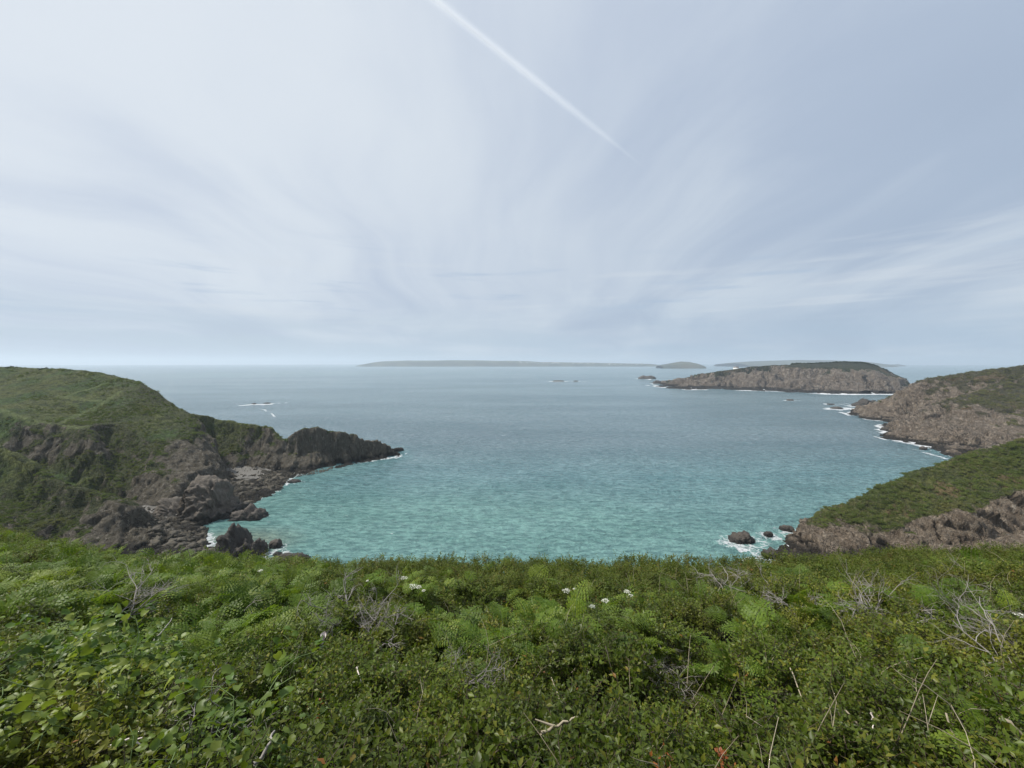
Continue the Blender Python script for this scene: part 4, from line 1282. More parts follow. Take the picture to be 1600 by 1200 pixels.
def place_leaves(mb, V, F, mats, pos):
    """mats (n,3,3), pos (n,3)"""
    n, k = len(pos), len(V)
    W_ = np.einsum('nij,kj->nki', mats, V) + pos[:, None]
    Fn = (F[None] + (np.arange(n) * k)[:, None, None]).reshape(-1, F.shape[1])
    mb.add(W_.reshape(-1, 3), Fn)


def sprig(rg, H, nl, L, Wd, mat, seg=0, branches=3, stem_r=0.0022, spread=0.55, droop=0.1, split=False):
    """upright leafy shoot with side shoots; returns a mesh with leaf and stem materials"""
    leaf, stem = MB(), MB()
    shoots = [(np.zeros(3), np.array([rg.normal(0, .15), rg.normal(0, .15), 1.0]), H, nl)]
    for b in range(branches):
        f = rg.uniform(0.25, 0.7)
        th = rg.uniform(0, 6.283)
        dr = np.array([math.cos(th) * spread, math.sin(th) * spread, rg.uniform(.5, 1)])
        shoots.append((np.array([0, 0, H * f]), dr, H * rg.uniform(.35, .6), int(nl * .6)))
    V, F = blade(1, Wd / L, 0.3, 0.2, seg)
    for (o, dr, hh, n) in shoots:
        dr = dr / np.linalg.norm(dr)
        ts = np.linspace(0, 1, 4)
        side = rg.normal(0, .08, 3) * hh
        pp = o + dr * hh * ts[:, None] + side * (ts ** 2)[:, None] - np.array([0, 0, droop * hh]) * (ts ** 2)[:, None]
        stem.add(*tube(pp, stem_r * (1.2 - ts), 3))
        tl = np.linspace(0.12, 1.0, n)
        pos = np.stack([np.interp(tl, ts, pp[:, k]) for k in range(3)], 1)
        ms = []
        for k in range(n):
            m = rotm(rg.uniform(-0.2, 0.9) * (1 - .5 * tl[k]) + 0.2 + 0.7 * (tl[k] > .85), rg.normal(0, .35), k * 2.4 + rg.normal(0, .4))
            ms.append(m * L * rg.uniform(.65, 1.15) * (1 - .35 * tl[k] ** 3))
        place_leaves(leaf, V, F, np.array(ms), pos)
    if split:
        return leaf.mesh('leaves', mat), stem.mesh('stem', M_stem)
    Vs = np.concatenate(leaf.V + [v for v in stem.V])
    nlf = leaf.n
    F1 = np.concatenate(leaf.F3 + leaf.F4)
    F2 = np.concatenate(stem.F4) + nlf
    return new_mesh('sprig', Vs, [F1, F2], [mat, M_stem], True, matidx=[0] * len(F1) + [1] * len(F2))


def frond(rg, L, pairs, pin, mat, rise=0.9, arch=1.5, split=False):
    """bracken frond: arched midrib, tapering pinnae, each cut into small lobes"""
    mb, st = MB(), MB()
    n = pairs + 3
    ang = np.linspace(rise, rise - arch, n)
    stp = L / n
    pts = np.zeros((n, 3))
    for k in range(1, n):
        pts[k] = pts[k - 1] + stp * np.array([0, math.cos(ang[k]), math.sin(ang[k])])
    st.add(*tube(pts, 0.0028 * np.linspace(1.2, .3, n), 3))
    for k in range(2, n):
        f = (k - 2) / (n - 2)
        pl = L * 0.40 * (1 - f) ** 0.85 * (0.75 + 0.25 * min(1, f * 5)) + 0.01
        up = np.array([0, -math.sin(ang[k]), math.cos(ang[k])])
        fw = np.array([0, math.cos(ang[k]), math.sin(ang[k])])
        np_ = max(2, int(round(pin * (pl / (L * .40)))))
        for s in (-1, 1):
            dr = np.array([s, 0, 0]) * 0.93 + fw * 0.42 + up * rg.uniform(-.10, .28)
            dr /= np.linalg.norm(dr)
            cr = np.cross(dr, up)
            cr /= np.linalg.norm(cr)
            cr = cr * rg.uniform(.9, 1.1) + up * rg.normal(0, .12)
            tl = (np.arange(np_) + 0.6) / np_
            droop = -0.22 * pl * tl ** 2
            ctr = pts[k] + dr * (pl * tl)[:, None] + up * droop[:, None]
            lw = 0.21 * pl * (1.0 - 0.80 * tl) + 0.004
            hw = pl / np_ * 0.40
            for side in (-1, 1):
                tip = ctr + cr * (side * lw)[:, None] + dr * (lw * 0.35)[:, None] - up * (lw * rg.uniform(0, .5, np_))[:, None]
                a = ctr - dr * hw
                b = ctr + dr * hw
                c_ = tip + dr * hw * .5
                d_ = tip - dr * hw * .5
                V = np.stack([a, b, c_, d_], 1).reshape(-1, 3)
                F = np.arange(len(V)).reshape(-1, 4)
                mb.add(V, F)
    if split:
        return mb.mesh('leaflets', mat), st.mesh('midrib', M_green)
    V = np.concatenate(mb.V + st.V)
    F1 = np.concatenate(mb.F4)
    F2 = np.concatenate(st.F4) + mb.n
    return new_mesh('frond', V, [F1, F2], [mat, M_green], True, matidx=[0] * len(F1) + [1] * len(F2))


rg = np.random.default_rng(42)
shrub_near = [proto('shrub_sprig', sprig(rg, 0.30, 18, 0.034, 0.019, M_shrub, 1, 4)) for k in range(6)]
shrub_big = [proto('shrub_sprig_large', sprig(rg, 0.30, 12, 0.050, 0.030, M_shrub, 1, 3, spread=.9)) for k in range(4)]
scrub_far = [proto('scrub_sprig', sprig(rg, 0.30, 18, 0.044, 0.027, M_scrub, 1, 4, spread=.75, droop=0, stem_r=.0012)) for k in range(6)]
green_far = [proto('green_sprig', sprig(rg, 0.26, 16, 0.040, 0.024, M_fern, 1, 4, spread=.8, droop=0, stem_r=.0012)) for k in range(5)]
fern_near = [proto('bracken_frond', frond(rg, L, 11, 6, M_fern, r_, a_)) for L, r_, a_ in ((.62, .9, 1.3), (.55, .7, 1.0), (.70, 1.0, 1.5), (.5, .55, .9), (.66, .8, 1.6))]
fern_far = [proto('bracken_frond_far', frond(rg, L, 8, 4, M_fern, r_, a_)) for L, r_, a_ in ((.62, .9, 1.3), (.55, .7, 1.0), (.70, 1.0, 1.5))]


def vine(rg, nl=16):
    mb, st = MB(), MB()
    ts = np.linspace(0, 1, 6)
    pp = np.stack([ts * .45, .10 * np.sin(ts * 4 + rg.uniform(0, 6)), .14 * np.sin(ts * 3) + 0.10 * ts], 1)
    st.add(*tube(pp, np.full(6, .003), 3))
    for k in range(nl):
        V, F = heart(rg.uniform(.034, .072), rg)
        tt = rg.uniform(0, 1)
        p = np.array([np.interp(tt, ts, pp[:, j]) for j in range(3)])
        p = p + rg.normal(0, .055, 3) * (1, 1, .7)
        m = rotm(rg.normal(0.25, .40), rg.normal(0, .40), rg.uniform(0, 6.28))
        mb.add(V @ m.T + p, F)
    V = np.concatenate(mb.V + st.V)
    F1 = np.concatenate(mb.F3)
    F2 = np.concatenate(st.F4) + mb.n
    return new_mesh('vine', V, [F1, F2], [M_broad, M_green], True, matidx=[0] * len(F1) + [1] * len(F2))


vines = [proto('vine_shoot', vine(rg)) for k in range(5)]


def px_of(x, y, z):
    """photo pixel of a world point"""
    c, s = math.cos(PITCH), math.sin(PITCH)
    yy, zz = y * c - (z - EYE) * s, y * s + (z - EYE) * c
    return 800 + FPX * x / yy, 600 - FPX * zz / yy


def sample(n, ymin, ymax, half=1.45, power=1.0):
    y_ = ymin + (ymax - ymin) * rng.random(n) ** power
    x_ = (rng.random(n) * 2 - 1) * (half * y_ + 2.4)
    return x_, y_


def zone(x, y):
    """which plant grows where: 0..1 bracken share, from broad patches laid out like the photo"""
    z_ = canopy(x, y)
    px, py = px_of(x, y, z_)
    p = np.stack([x, y, np.zeros_like(x)], 1)
    n = fbm(p / 1.5, 3, 555)
    fern = np.zeros_like(x)
    blobs = ((180, 905, 300, 65, 1.0), (400, 960, 160, 60, .95), (620, 925, 230, 22, .75), (330, 1030, 130, 60, .7), (850, 968, 200, 32, .8), (1080, 1010, 150, 50, .75), (1290, 970, 160, 38, .95), (1500, 965, 100, 40, .75), (1560, 1110, 90, 60, .8), (90, 1010, 120, 40, .6), (700, 1030, 100, 60, .5), (960, 1060, 100, 40, .4), (-200, 900, 200, 60, 1), (780, 990, 90, 35, .9))
    for (bx, by, sx, sy, a) in blobs:
        fern = np.maximum(fern, a * np.exp(-(((px - bx) / sx) ** 2 + ((py - by) / sy) ** 2)))
    fern = np.clip(fern + 0.35 * n, 0, 1)
    broad = np.zeros_like(x)
    for (bx, by, sx, sy, a) in ((150, 1080, 170, 60, 1.0), (350, 1170, 140, 60, 1.0), (40, 1160, 120, 70, .9), (420, 1100, 60, 50, .6), (880, 1120, 60, 50, .25), (90, 1010, 60, 14, .7)):
        broad = np.maximum(broad, a * np.exp(-(((px - bx) / sx) ** 2 + ((py - by) / sy) ** 2)))
    broad = np.clip(broad + 0.3 * n, 0, 1)
    return fern, broad, px, py


def ye_of(x):
    return np.interp(x, EDGE[:, 0], EDGE[:, 1])


# --- small-leaved shrubs (everywhere, fewer inside the bracken)
def layer(n, ymin, ymax, want, protos, name, label, cat, smin, smax, dz0, dz1, tilt, power=1.0, half=1.5, seed=0, sfar=0.0):
    x_, y_ = sample(n, ymin, ymax, half, power)
    fern, broad, px, py = zone(x_, y_)
    ok = (rng.random(n) < want(fern, broad, px, py, x_, y_)) & (y_ < ye_of(x_) + 2.5) & (np.abs(x_) < 1.5 * y_ + 2.4)
    x_, y_ = x_[ok], y_[ok]
    k = len(x_)
    z_ = canopy(x_, y_) + rng.uniform(dz0, dz1, k)
    near_ = np.clip(y_ / 4.2, .62, 1) if protos is fern_near else 1.0
    rots = np.stack([rng.normal(0, tilt, k), rng.normal(0, tilt, k), rng.uniform(0, 6.283, k)], 1)
    scl = rng.uniform(smin, smax, k) * near_ * (1 + sfar * np.clip(y_ - 6, 0, 30))
    print(name, k)
    return scatter(name, np.stack([x_, y_, z_], 1), rots, scl, rng.integers(0, len(protos), k), protos, label=label, cat=cat)


lump = lambda x_, y_: np.clip(0.62 + 0.75 * fbm(np.stack([x_, y_, np.zeros_like(x_)], 1) / 0.55, 2, 909), 0.10, 1)
layer(40000, 0.3, 6.5, lambda f, b, px, py, x_, y_: np.clip(1.15 - f * 0.9 - b * 0.55, 0.12, 1) * lump(x_, y_), shrub_near + shrub_big, 'bramble_thicket',
      'dense small-leaved green and olive bramble and blackthorn undergrowth covering the near slope', 'undergrowth', .75, 1.25, -.42, -.16, .38, 0.75)
layer(45000, 6.0, 34, lambda f, b, px, py, x_, y_: np.clip(1.10 - f * 1.0, 0.10, 1) * np.where(y_ > 14, .55, 1), scrub_far, 'clifftop_scrub',
      'brown-green low scrub along the cliff edge above the teal water', 'scrub', .7, 1.25, -.56, -.24, .30, 1.5, sfar=.04)
layer(13000, 1.4, 7.5, lambda f, b, px, py, x_, y_: np.clip(f * 1.2 - .12, 0, 1), fern_near, 'bracken_undergrowth',
      'green feathery bracken fronds spreading through the near slope', 'bracken', .45, .85, -.34, -.05, .32, 0.7)
layer(26000, 7.0, 46, lambda f, b, px, py, x_, y_: np.clip(f * 1.15 - .05, 0, 1), fern_far, 'distant_bracken',
      'bright green bracken covering the slope down to the cliff edge on the left', 'bracken', .38, .75, -.40, -.02, .50, 1.3, sfar=.02)
layer(26000, 6.5, 46, lambda f, b, px, py, x_, y_: np.clip(f * 0.9 - .10, 0, 1) * lump(x_, y_), green_far, 'leafy_undergrowth',
      'bright green leafy undergrowth mixed through the distant bracken', 'undergrowth', .6, 1.15, -.36, -.05, .35, 1.3, sfar=.03)
layer(5200, 0.4, 3.4, lambda f, b, px, py, x_, y_: np.clip(b * 1.6 - .25, 0, 1) * lump(x_, y_), vines, 'bindweed',
      'glossy heart-shaped leaves sprawling over the thicket at the bottom left', 'vine', .6, .95, -.22, .05, .35, 0.8)

# --- thin dry stalks standing through the thicket
def stalk(rg):
    mb = MB()
    for k in range(3):
        L = rg.uniform(.25, .55)
        ts = np.linspace(0, 1, 6)
        th = rg.uniform(0, 6.28)
        pp = np.stack([ts * L * .45 * math.cos(th) + .02 * np.sin(ts * 7), ts * L * .45 * math.sin(th), ts * L - .25 * L * ts ** 2], 1) + rg.normal(0, .05, 3) * (1, 1, 0)
        mb.add(*tube(pp, .0024 * (1.2 - .9 * ts), 4))
        if rg.random() < .7:
            j = 3
            q_ = pp[j] + np.linspace(0, 1, 3)[:, None] * rg.normal(0, .07, 3)
            mb.add(*tube(q_, [.0016, .0012, .0006], 3))
    return mb.mesh('stalk', M_straw)


stalks = [proto('dry_stalk', stalk(rg)) for k in range(6)]
layer(400, 0.8, 6.5, lambda f, b, px, py, x_, y_: np.clip(.25 + .75 * smooth(px, 500, 900) - f * .5, .08, 1), stalks, 'dry_stalks',
      'thin straw-coloured dead stalks poking up through the near undergrowth', 'stalks', .7, 1.3, -.30, -.12, .35, .9)

# --- bare twiggy shrubs: things of their own
def dead_shrub(rg, R, n0=7, levels=3, r0=.007, flat=.7):
    mb = None

    def grow(p, d, L, r, lv):
        n = 5
        pts = [p]
        dd = d / np.linalg.norm(d)
        for k in range(n):
            dd = dd + rg.normal(0, .22, 3)
            dd /= np.linalg.norm(dd)
            pts.append(pts[-1] + dd * L / n)
        pts = np.array(pts)
        mb.add(*tube(pts, np.linspace(r, r * .45, n + 1), 4))
        if lv:
            for k in range(rg.integers(3, 5)):
                j = rg.integers(2, n + 1)
                nd = dd + rg.normal(0, .75, 3) * (1, 1, flat)
                grow(pts[j], nd, L * rg.uniform(.45, .75), r * .55, lv - 1)
    limbs = []
    for k in range(n0):
        th = rg.uniform(0, 6.28)
        mb = MB()
        grow(np.array([rg.normal(0, .05), rg.normal(0, .05), 0]), np.array([math.cos(th), math.sin(th), rg.uniform(.3, 1.0)]), R * rg.uniform(.5, .8), r0, levels)
        limbs.append(mb.mesh('branch', M_twig))
    return limbs


def on_canopy(px, py, lift=0.0):
    """walk the pixel's ray until it meets the thicket top"""
    r = ray(px, py)
    best = None
    for yy in np.arange(0.6, 45, 0.02):
        k = yy / r[1]
        z_ = EYE + r[2] * k
        c_ = canopy(np.array([r[0] * k]), np.array([yy]))[0] + lift
        if z_ <= c_:
            best = (r[0] * k, yy, c_)
            break
    return best or (r[0] * 10, 10, canopy(np.array([r[0] * 10.]), np.array([10.]))[0])


DS = ((170, 965, .62, 9, 'grey twiggy dead bush sprawling flat among the bracken on the left', .5),
      (1385, 955, .62, 9, 'tangled silvery dead bush in the bracken on the right', .8),
      (1525, 985, .70, 6, 'forked bare grey branches near the right edge of the slope', 1.0),
      (1570, 1030, .5, 6, 'low bare pale branches at the right edge below the forked ones', .7),
      (1135, 915, .60, 5, 'pale bare twigs near the cliff edge, right of the white flowers', .5),
      (1195, 920, .45, 5, 'small bare grey twigs at the cliff edge above the near right headland tip', .6),
      (545, 955, .55, 8, 'dark leafless twig bush standing up left of centre', 1.1),
      (505, 930, .35, 3, 'thin dark upright bare branch behind the twig bush left of centre', 1.4),
      (590, 990, .42, 8, 'grey tangled twigs in the bush right of the pale scrap', .8),
      (400, 950, .38, 4, 'small patch of bare grey stems in the bracken left of centre', .8),
      (1050, 1060, .28, 7, 'small grey twig tangle in a hollow right of centre', .8),
      (1250, 950, .36, 5, 'small light grey twigs in bright bracken on the right', .6),
      (700, 1060, .35, 5, 'bare brown twigs in the dark hollow at the middle of the slope', .9),
      (300, 1170, .35, 4, 'bare twigs poking out of the heart-shaped leaves', .8))
for k, (px, py, R, n0, lab, fl) in enumerate(DS):
    p = on_canopy(px, py)
    me = dead_shrub(np.random.default_rng(900 + k), R, n0, 3 if n0 > 4 else 2, .0055 if p[1] < 4 else .008, fl)
    o = tag(empty('dead_shrub', (p[0], p[1], p[2] - R * .28), scale=(1.15,) * 3), lab, 'dead shrub')
    for m_ in me:
        link('branch', m_, o)

# --- single bleached sticks
def stick(name, pix, r, label, lift=.03, fork=None, mat=None):
    base = on_canopy(*pix[0], lift)
    pts = []
    for k, q_ in enumerate(pix):
        c_ = on_canopy(*q_, lift)
        pts.append(np.array(at(q_[0], q_[1], (base[1] * .6 + c_[1] * .4))) if k else np.array(base))
    mb = MB()
    n = 9
    s = np.linspace(0, 1, n)
    kk = np.linspace(0, 1, len(pts))
    pts = np.array(pts)
    pp = np.stack([np.interp(s, kk, pts[:, j]) for j in range(3)], 1)
    pp += np.random.default_rng(int(pix[0][0])).normal(0, r * .5, pp.shape)
    o0 = pp[0].copy()
    mb.add(*tube(pp - o0, r * np.linspace(1, .45, n), 6))
    for f in fork or ():
        a = pp[f[0]] - o0
        b = np.array(at(f[1], f[2], pp[f[0]][1])) - o0
        ss = np.linspace(0, 1, 5)[:, None]
        mb.add(*tube(a * (1 - ss) + b * ss, r * np.linspace(.8, .35, 5), 5))
    o = link(name, mb.mesh(name, mat or M_straw), loc=tuple(o0))
    return tag(o, label, 'branch')


stick('branch', [(846, 1148), (872, 1130), (903, 1122)], .009, 'bleached forked branch lying on the thicket at the bottom centre', fork=((3, 836, 1124), (5, 874, 1148)), mat=M_straw)
stick('branch', [(160, 1172), (190, 1160), (220, 1153)], .007, 'pale bent twig lying across the heart-shaped leaves at the bottom left', fork=((6, 221, 1164),), mat=M_pale)
stick('branch', [(1562, 1122), (1600, 1150), (1640, 1176)], .008, 'straight pale stick at the lower right edge')
stick('branch', [(234, 1012), (250, 990), (270, 965)], .007, 'straight grey stem below the flat dead bush on the left', mat=M_twig)
stick('branch', [(400, 1196), (420, 1165), (430, 1142)], .008, 'thick pale grey stem rising at the bottom left of centre', mat=M_twig)
stick('branch', [(557, 1042), (563, 1062), (572, 1080)], .005, 'short white crooked twig hanging in the dark central bush', mat=M_pale)
stick('branch', [(636, 1040), (622, 1075), (616, 1110)], .005, 'long thin pale stalk crossing the dark central bush')
stick('branch', [(1010, 1018), (1018, 1026), (1026, 1033)], .007, 'short white stick in the dark hollow right of centre', mat=M_pale)
stick('branch', [(1235, 1045), (1255, 1095), (1310, 1190)], .005, 'long arching dry stalk leaning down the lower right slope')
stick('branch', [(1320, 1110), (1365, 1160), (1385, 1180)], .005, 'thin dry stalk beside the long arching one at the lower right')
stick('branch', [(1476, 1115), (1495, 1160), (1515, 1200)], .005, 'thin dry stalk left of the straight pale stick at the lower right')
stick('branch', [(862, 1062), (880, 1110), (890, 1160)], .004, 'thin dry stalk rising behind the bleached forked branch')
stick('branch', [(946, 1015), (958, 1055), (966, 1082)], .004, 'thin grey stalk slanting down from the middle bracken')
stick('branch', [(1363, 1116), (1364, 1128), (1365, 1140)], .006, 'short upright white stick in the lower right thicket', mat=M_pale)

# --- pale scrap caught in the twigs
p = on_canopy(505, 1003, .05)
n = 9
u, v = np.meshgrid(np.linspace(-1, 1, 7), np.linspace(-1, 1, 11))
k = p[1] / FPX
sx = (0.42 + .18 * np.sin(v * 3.0) + .15 * v)
V = np.stack([u * sx * 7 * k + 2.2 * k * v, .010 * np.sin(u * 4 + v * 2) + .006 * np.cos(v * 7), (v + 1) * 10 * k], -1).reshape(-1, 3)
i = np.arange(77).reshape(11, 7)
F = np.stack([i[:-1, :-1], i[:-1, 1:], i[1:, 1:], i[1:, :-1]], -1).reshape(-1, 4)
V2 = V + np.array([0, .0018, 0])
F2 = (F + 77)[:, ::-1]
m_scrap = plain('scrap', (0.60, 0.48, 0.45), (0.80, 0.72, 0.69), 40)
me = new_mesh('scrap', np.vstack([V, V2]), np.vstack([F, F2]), m_scrap)
tag(link('scrap', me, loc=(p[0], p[1], p[2] - .03)), 'small crumpled pinkish white scrap caught in twigs left of centre', 'scrap')

# --- hogweed in flower
def umbel_meshes(seed, R):
    rg = np.random.default_rng(seed)
    st, fl = MB(), MB()
    H = .45
    ts = np.linspace(0, 1, 5)
    st.add(*tube(np.stack([.03 * np.sin(ts * 2), 0 * ts, ts * H], 1), .0035 * (1.3 - .4 * ts), 5))
    top = np.array([.03 * math.sin(2), 0, H])
    for k in range(18):
        th = k * 2.399
        rr_ = R * math.sqrt((k + .5) / 18)
        e = top + np.array([rr_ * math.cos(th), rr_ * math.sin(th), .045 - .25 * rr_ + rg.normal(0, .003)])
        st.add(*tube(np.array([top, (top + e) / 2 + (0, 0, .005), e]), [.0012] * 3, 3))
        for j in range(9):
            a = j * 2.399
            r2_ = .016 * math.sqrt((j + .5) / 9)
            c_ = e + np.array([r2_ * math.cos(a), r2_ * math.sin(a), .004 + rg.normal(0, .0015)])
            s_ = .0046
            t2 = rotm(rg.normal(0, .3), rg.normal(0, .3), rg.uniform(0, 6))
            V = np.array([(-s_, 0, 0), (0, -s_, .001), (s_, 0, 0), (0, s_, .001), (0, 0, .002)]) @ t2.T + c_
            fl.add(V, np.array([(0, 1, 4), (1, 2, 4), (2, 3, 4), (3, 0, 4)]))
    return st.mesh('stem', M_green), fl.mesh('flower_head', M_petal)


UM = [umbel_meshes(s, R) for s, R in ((1, .085), (2, .06), (3, .07))]
grpu = 'white flowering hogweed heads above the thicket'
for k, (px, py, sc_, v, lab) in enumerate((
        (632, 908, 1.1, 0, 'white hogweed flower head, highest of the cluster left of centre'),
        (643, 918, 1.2, 0, 'widest white hogweed flower head in the cluster left of centre'),
        (657, 920, .9, 2, 'white hogweed flower head at the right end of the cluster left of centre'),
        (662, 929, .7, 1, 'small hogweed flower head below the cluster left of centre'),
        (579, 914, .7, 1, 'small hogweed flower head, upper one of the two left of the main cluster'),
        (589, 921, .8, 1, 'small hogweed flower head, lower one of the two left of the main cluster'),
        (411, 895, .9, 2, 'lone hogweed flower head near the cliff edge, above the bracken on the left'),
        (894, 927, 1.2, 0, 'flat white hogweed flower head, first from the left in the group right of centre'),
        (903, 930, .7, 1, 'small hogweed flower head touching the flat one right of centre'),
        (946, 941, 1.1, 2, 'rounded white hogweed flower head in front of the others right of centre'),
        (931, 951, .9, 1, 'lowest hogweed flower head of the group right of centre'),
        (981, 930, 1.0, 2, 'hogweed flower head right of centre, first from the right in its group'),
        (989, 930, .8, 1, 'hogweed flower head paired with the one beside it right of centre'),
        (1596, 969, 1.0, 2, 'cream hogweed flower head at the right edge of the photo'))):
    p = on_canopy(px, py, .06)
    o = empty('hogweed', (p[0] - .03, p[1], p[2] - .46 * sc_), rot=(rng.uniform(-.12, .12), rng.uniform(-.12, .12), rng.uniform(0, 6)), scale=(sc_ * .62, sc_ * .62, sc_))
    tag(o, lab, 'flower', grpu)
    link('stem', UM[v][0], o)
    link('flower_head', UM[v][1], o)

# --- tall bracken fronds that stand out singly
HB = ((440, 905), (360, 930), (330, 1000), (380, 985), (640, 965), (700, 1010), (665, 1040), (760, 930), (860, 965), (985, 1000), (1030, 985), (1090, 1030), (1290, 925), (1330, 940), (1480, 935), (1500, 905),
      (1560, 1085), (1450, 1030), (1250, 985), (1210, 965), (800, 1010), (740, 985), (560, 920), (260, 960), (230, 930), (1120, 1090), (1580, 1140), (900, 1000), (1150, 960), (60, 960), (120, 930), (470, 990))
src = [frond(rg, L, 11, 6, M_fern, r_, a_, split=True) for L, r_, a_ in ((.62, .9, 1.3), (.55, .7, 1.0), (.70, 1.0, 1.5), (.5, .55, .9), (.66, .8, 1.6))]
for k, (px, py) in enumerate(HB):
    p = on_canopy(px, py)
    o = empty('bracken_frond', (p[0], p[1] + .1, p[2] - .14), (rng.uniform(-.2, .3), rng.uniform(-.3, .3), rng.uniform(0, 6.3)), (rng.uniform(.65, .9) * min(1, max(.5, p[1] / 4.5)),) * 3)
    link('leaflets', src[k % 5][0], o)
    link('midrib', src[k % 5][1], o)
    tag(o, 'large green bracken frond arching above the surrounding undergrowth', 'fern', 'large bracken fronds standing above the undergrowth')

# --- sprays with orange-red leaves
M_orange = leaf_mat('red_leaf', ((0.30, 0.07, 0.02), (0.42, 0.15, 0.04), (0.25, 0.16, 0.04)), 0.3, 0.45, 0.3)
for k, (px, py, s_, lab) in enumerate(((1040, 1192, 1.0, 'orange-red leafed spray at the bottom centre'), (1336, 1048, .55, 'small red leaf spray in the dark right thicket'),
                                       (1130, 1178, .8, 'yellow-orange leafed spray at the bottom right of centre'), (500, 1110, .8, 'rust-tinged leaf spray in the thicket left of centre'),
                                       (935, 936, .7, 'rusty brown leaf spray by the white flowers right of centre'), (1548, 908, .9, 'orange-brown leaf spray near the cliff edge at the right'))):
    p = on_canopy(px, py)
    me = sprig(np.random.default_rng(300 + k), .26, 12, .036, .022, M_orange, 1, 3, split=True)
    o = tag(empty('leaf_spray', (p[0], p[1], p[2] - .2 * s_), scale=(s_,) * 3), lab, 'plant')
    link('leaves', me[0], o)
    link('stem', me[1], o)

# --- shrubs silhouetted on the far hill tops
def bush_mesh(seed, n=700, mat=None):
    rg = np.random.default_rng(seed)
    d = rg.normal(0, 1, (n, 3))
    d /= np.linalg.norm(d, axis=1, keepdims=True)
    d[:, 2] = np.abs(d[:, 2]) * .8
    pos = d * (rg.random(n) ** .35)[:, None] * (1 + .25 * np.sin(d[:, :1] * 5) + .2 * np.cos(d[:, 1:2] * 7))
    mb = MB()
    V, F = blade(.26, .2, .3, .2, 1)
    ms = np.array([rotm(*rg.uniform(0, 6.28, 3)) for _ in range(n)])
    place_leaves(mb, V, F, ms, pos)
    return mb.mesh('bush', mat or M_bush)


M_bush = leaf_mat('bush_leaf', ((0.020, 0.034, 0.012), (0.032, 0.046, 0.016), (0.045, 0.050, 0.02)), .1, .7, .1)
BU = [bush_mesh(s) for s in (1, 2, 3)]
for px, py, d, s_, lab in ((16, 574, 254, 2.4, 'dark round bush on the skyline at the far left'), (68, 576, 254, 2.6, 'dark bush on the left headland skyline, second from the left edge'), (84, 578, 253, 1.8, 'low dark bush beside the bigger one on the left skyline'), (122, 580, 251, 1.8, 'low dark bush on the left skyline before it drops to the sea')):
    a = at(px, py, d)
    o = link('bush', BU[int(px) % 3], loc=(a[0], a[1], a[2] - .6 * s_), scale=(s_ * 1.4, s_, s_ * .9))
    tag(o, lab, 'bush')
# wood on top of the island
pts = []
for _ in range(5200):
    px = random.triangular(1150, 1395, 1300)
    f = random.random()
    d = np.interp(px, (1150, 1180, 1300, 1370, 1395), (1042, 1032, 1005, 968, 945)) + f * 90 - 26 * (px > 1180) * random.random()
    a = at(px, 570, d)
    pts.append(a)
pts = np.array(pts)
hh = H2(pts[:, 0], pts[:, 1])
okk = hh > np.interp(pts[:, 0] / pts[:, 1] * FPX + 800, (1150, 1200, 1350, 1395), (46, 54, 52, 30))
pts[:, 2] = hh + .5
pts = pts[okk]
n_ = len(pts)
scatter('island_wood', pts, np.stack([np.zeros(n_), np.zeros(n_), rng.uniform(0, 6.28, n_)], 1), rng.uniform(2.0, 4.2, n_), rng.integers(0, 3, n_), [proto('bush', b) for b in BU], label='dark green wood along the flat top of the island', cat='wood')

# gorse, heather and bracken clumps on the slopes
M_gorse = leaf_mat('slope_clump', ((0.105, 0.145, 0.038), (0.165, 0.200, 0.055), (0.200, 0.180, 0.080)), .2, .8, .1, nscale=0.10, warm=(0.185, 0.165, 0.070), dark=(0.070, 0.095, 0.030))
CL = [bush_mesh(s_, 220, M_gorse) for s_ in (11, 12, 13, 14)]


M_heath = leaf_mat('heath_clump', ((0.115, 0.125, 0.050), (0.165, 0.160, 0.070), (0.200, 0.165, 0.090)), .15, .85, .1, nscale=0.05, warm=(0.190, 0.160, 0.090), dark=(0.080, 0.085, 0.040))
HL = [bush_mesh(s_, 220, M_heath) for s_ in (21, 22, 23, 24)]


def clumps(name, ter, n, smin, smax, label, cond, src_=None):
    me_ = ter.data
    nv = len(me_.vertices)
    co = np.empty(nv * 3, dtype=np.float32)
    me_.vertices.foreach_get('co', co)
    co = co.reshape(-1, 3)
    ra, sa = np.empty(nv, dtype=np.float32), np.empty(nv, dtype=np.float32)
    me_.attributes['rock'].data.foreach_get('value', ra)
    me_.attributes['scrub'].data.foreach_get('value', sa)
    pa = np.empty(nv, dtype=np.float32)
    me_.attributes['path'].data.foreach_get('value', pa)
    px_, py_ = px_of(co[:, 0], co[:, 1], co[:, 2])
    pn = fbm(co / 9.0, 3, 808)
    wgt = (ra < 0.52) * (pa < 0.1) * (co[:, 2] > 3.5) * np.clip(cond(sa) + 0.9 * pn, 0, 1) * (px_ > -80) * (px_ < 1680) * (co[:, 1] > 90)
    pick_ = rng.choice(nv, n, p=wgt / wgt.sum())
    sc_ = rng.uniform(smin, smax, n) * rng.choice([.6, 1, 1.3], n)
    pt = co[pick_].astype(float)
    pt[:, :2] += rng.normal(0, .3, (n, 2))
    pt[:, 2] -= 0.15 * sc_
    scatter(name, pt, np.stack([rng.normal(0, .1, n), rng.normal(0, .1, n), rng.uniform(0, 6.28, n)], 1), sc_, rng.integers(0, 4, n), [proto('clump', c_) for c_ in (src_ or CL)], label=label, cat='scrub')


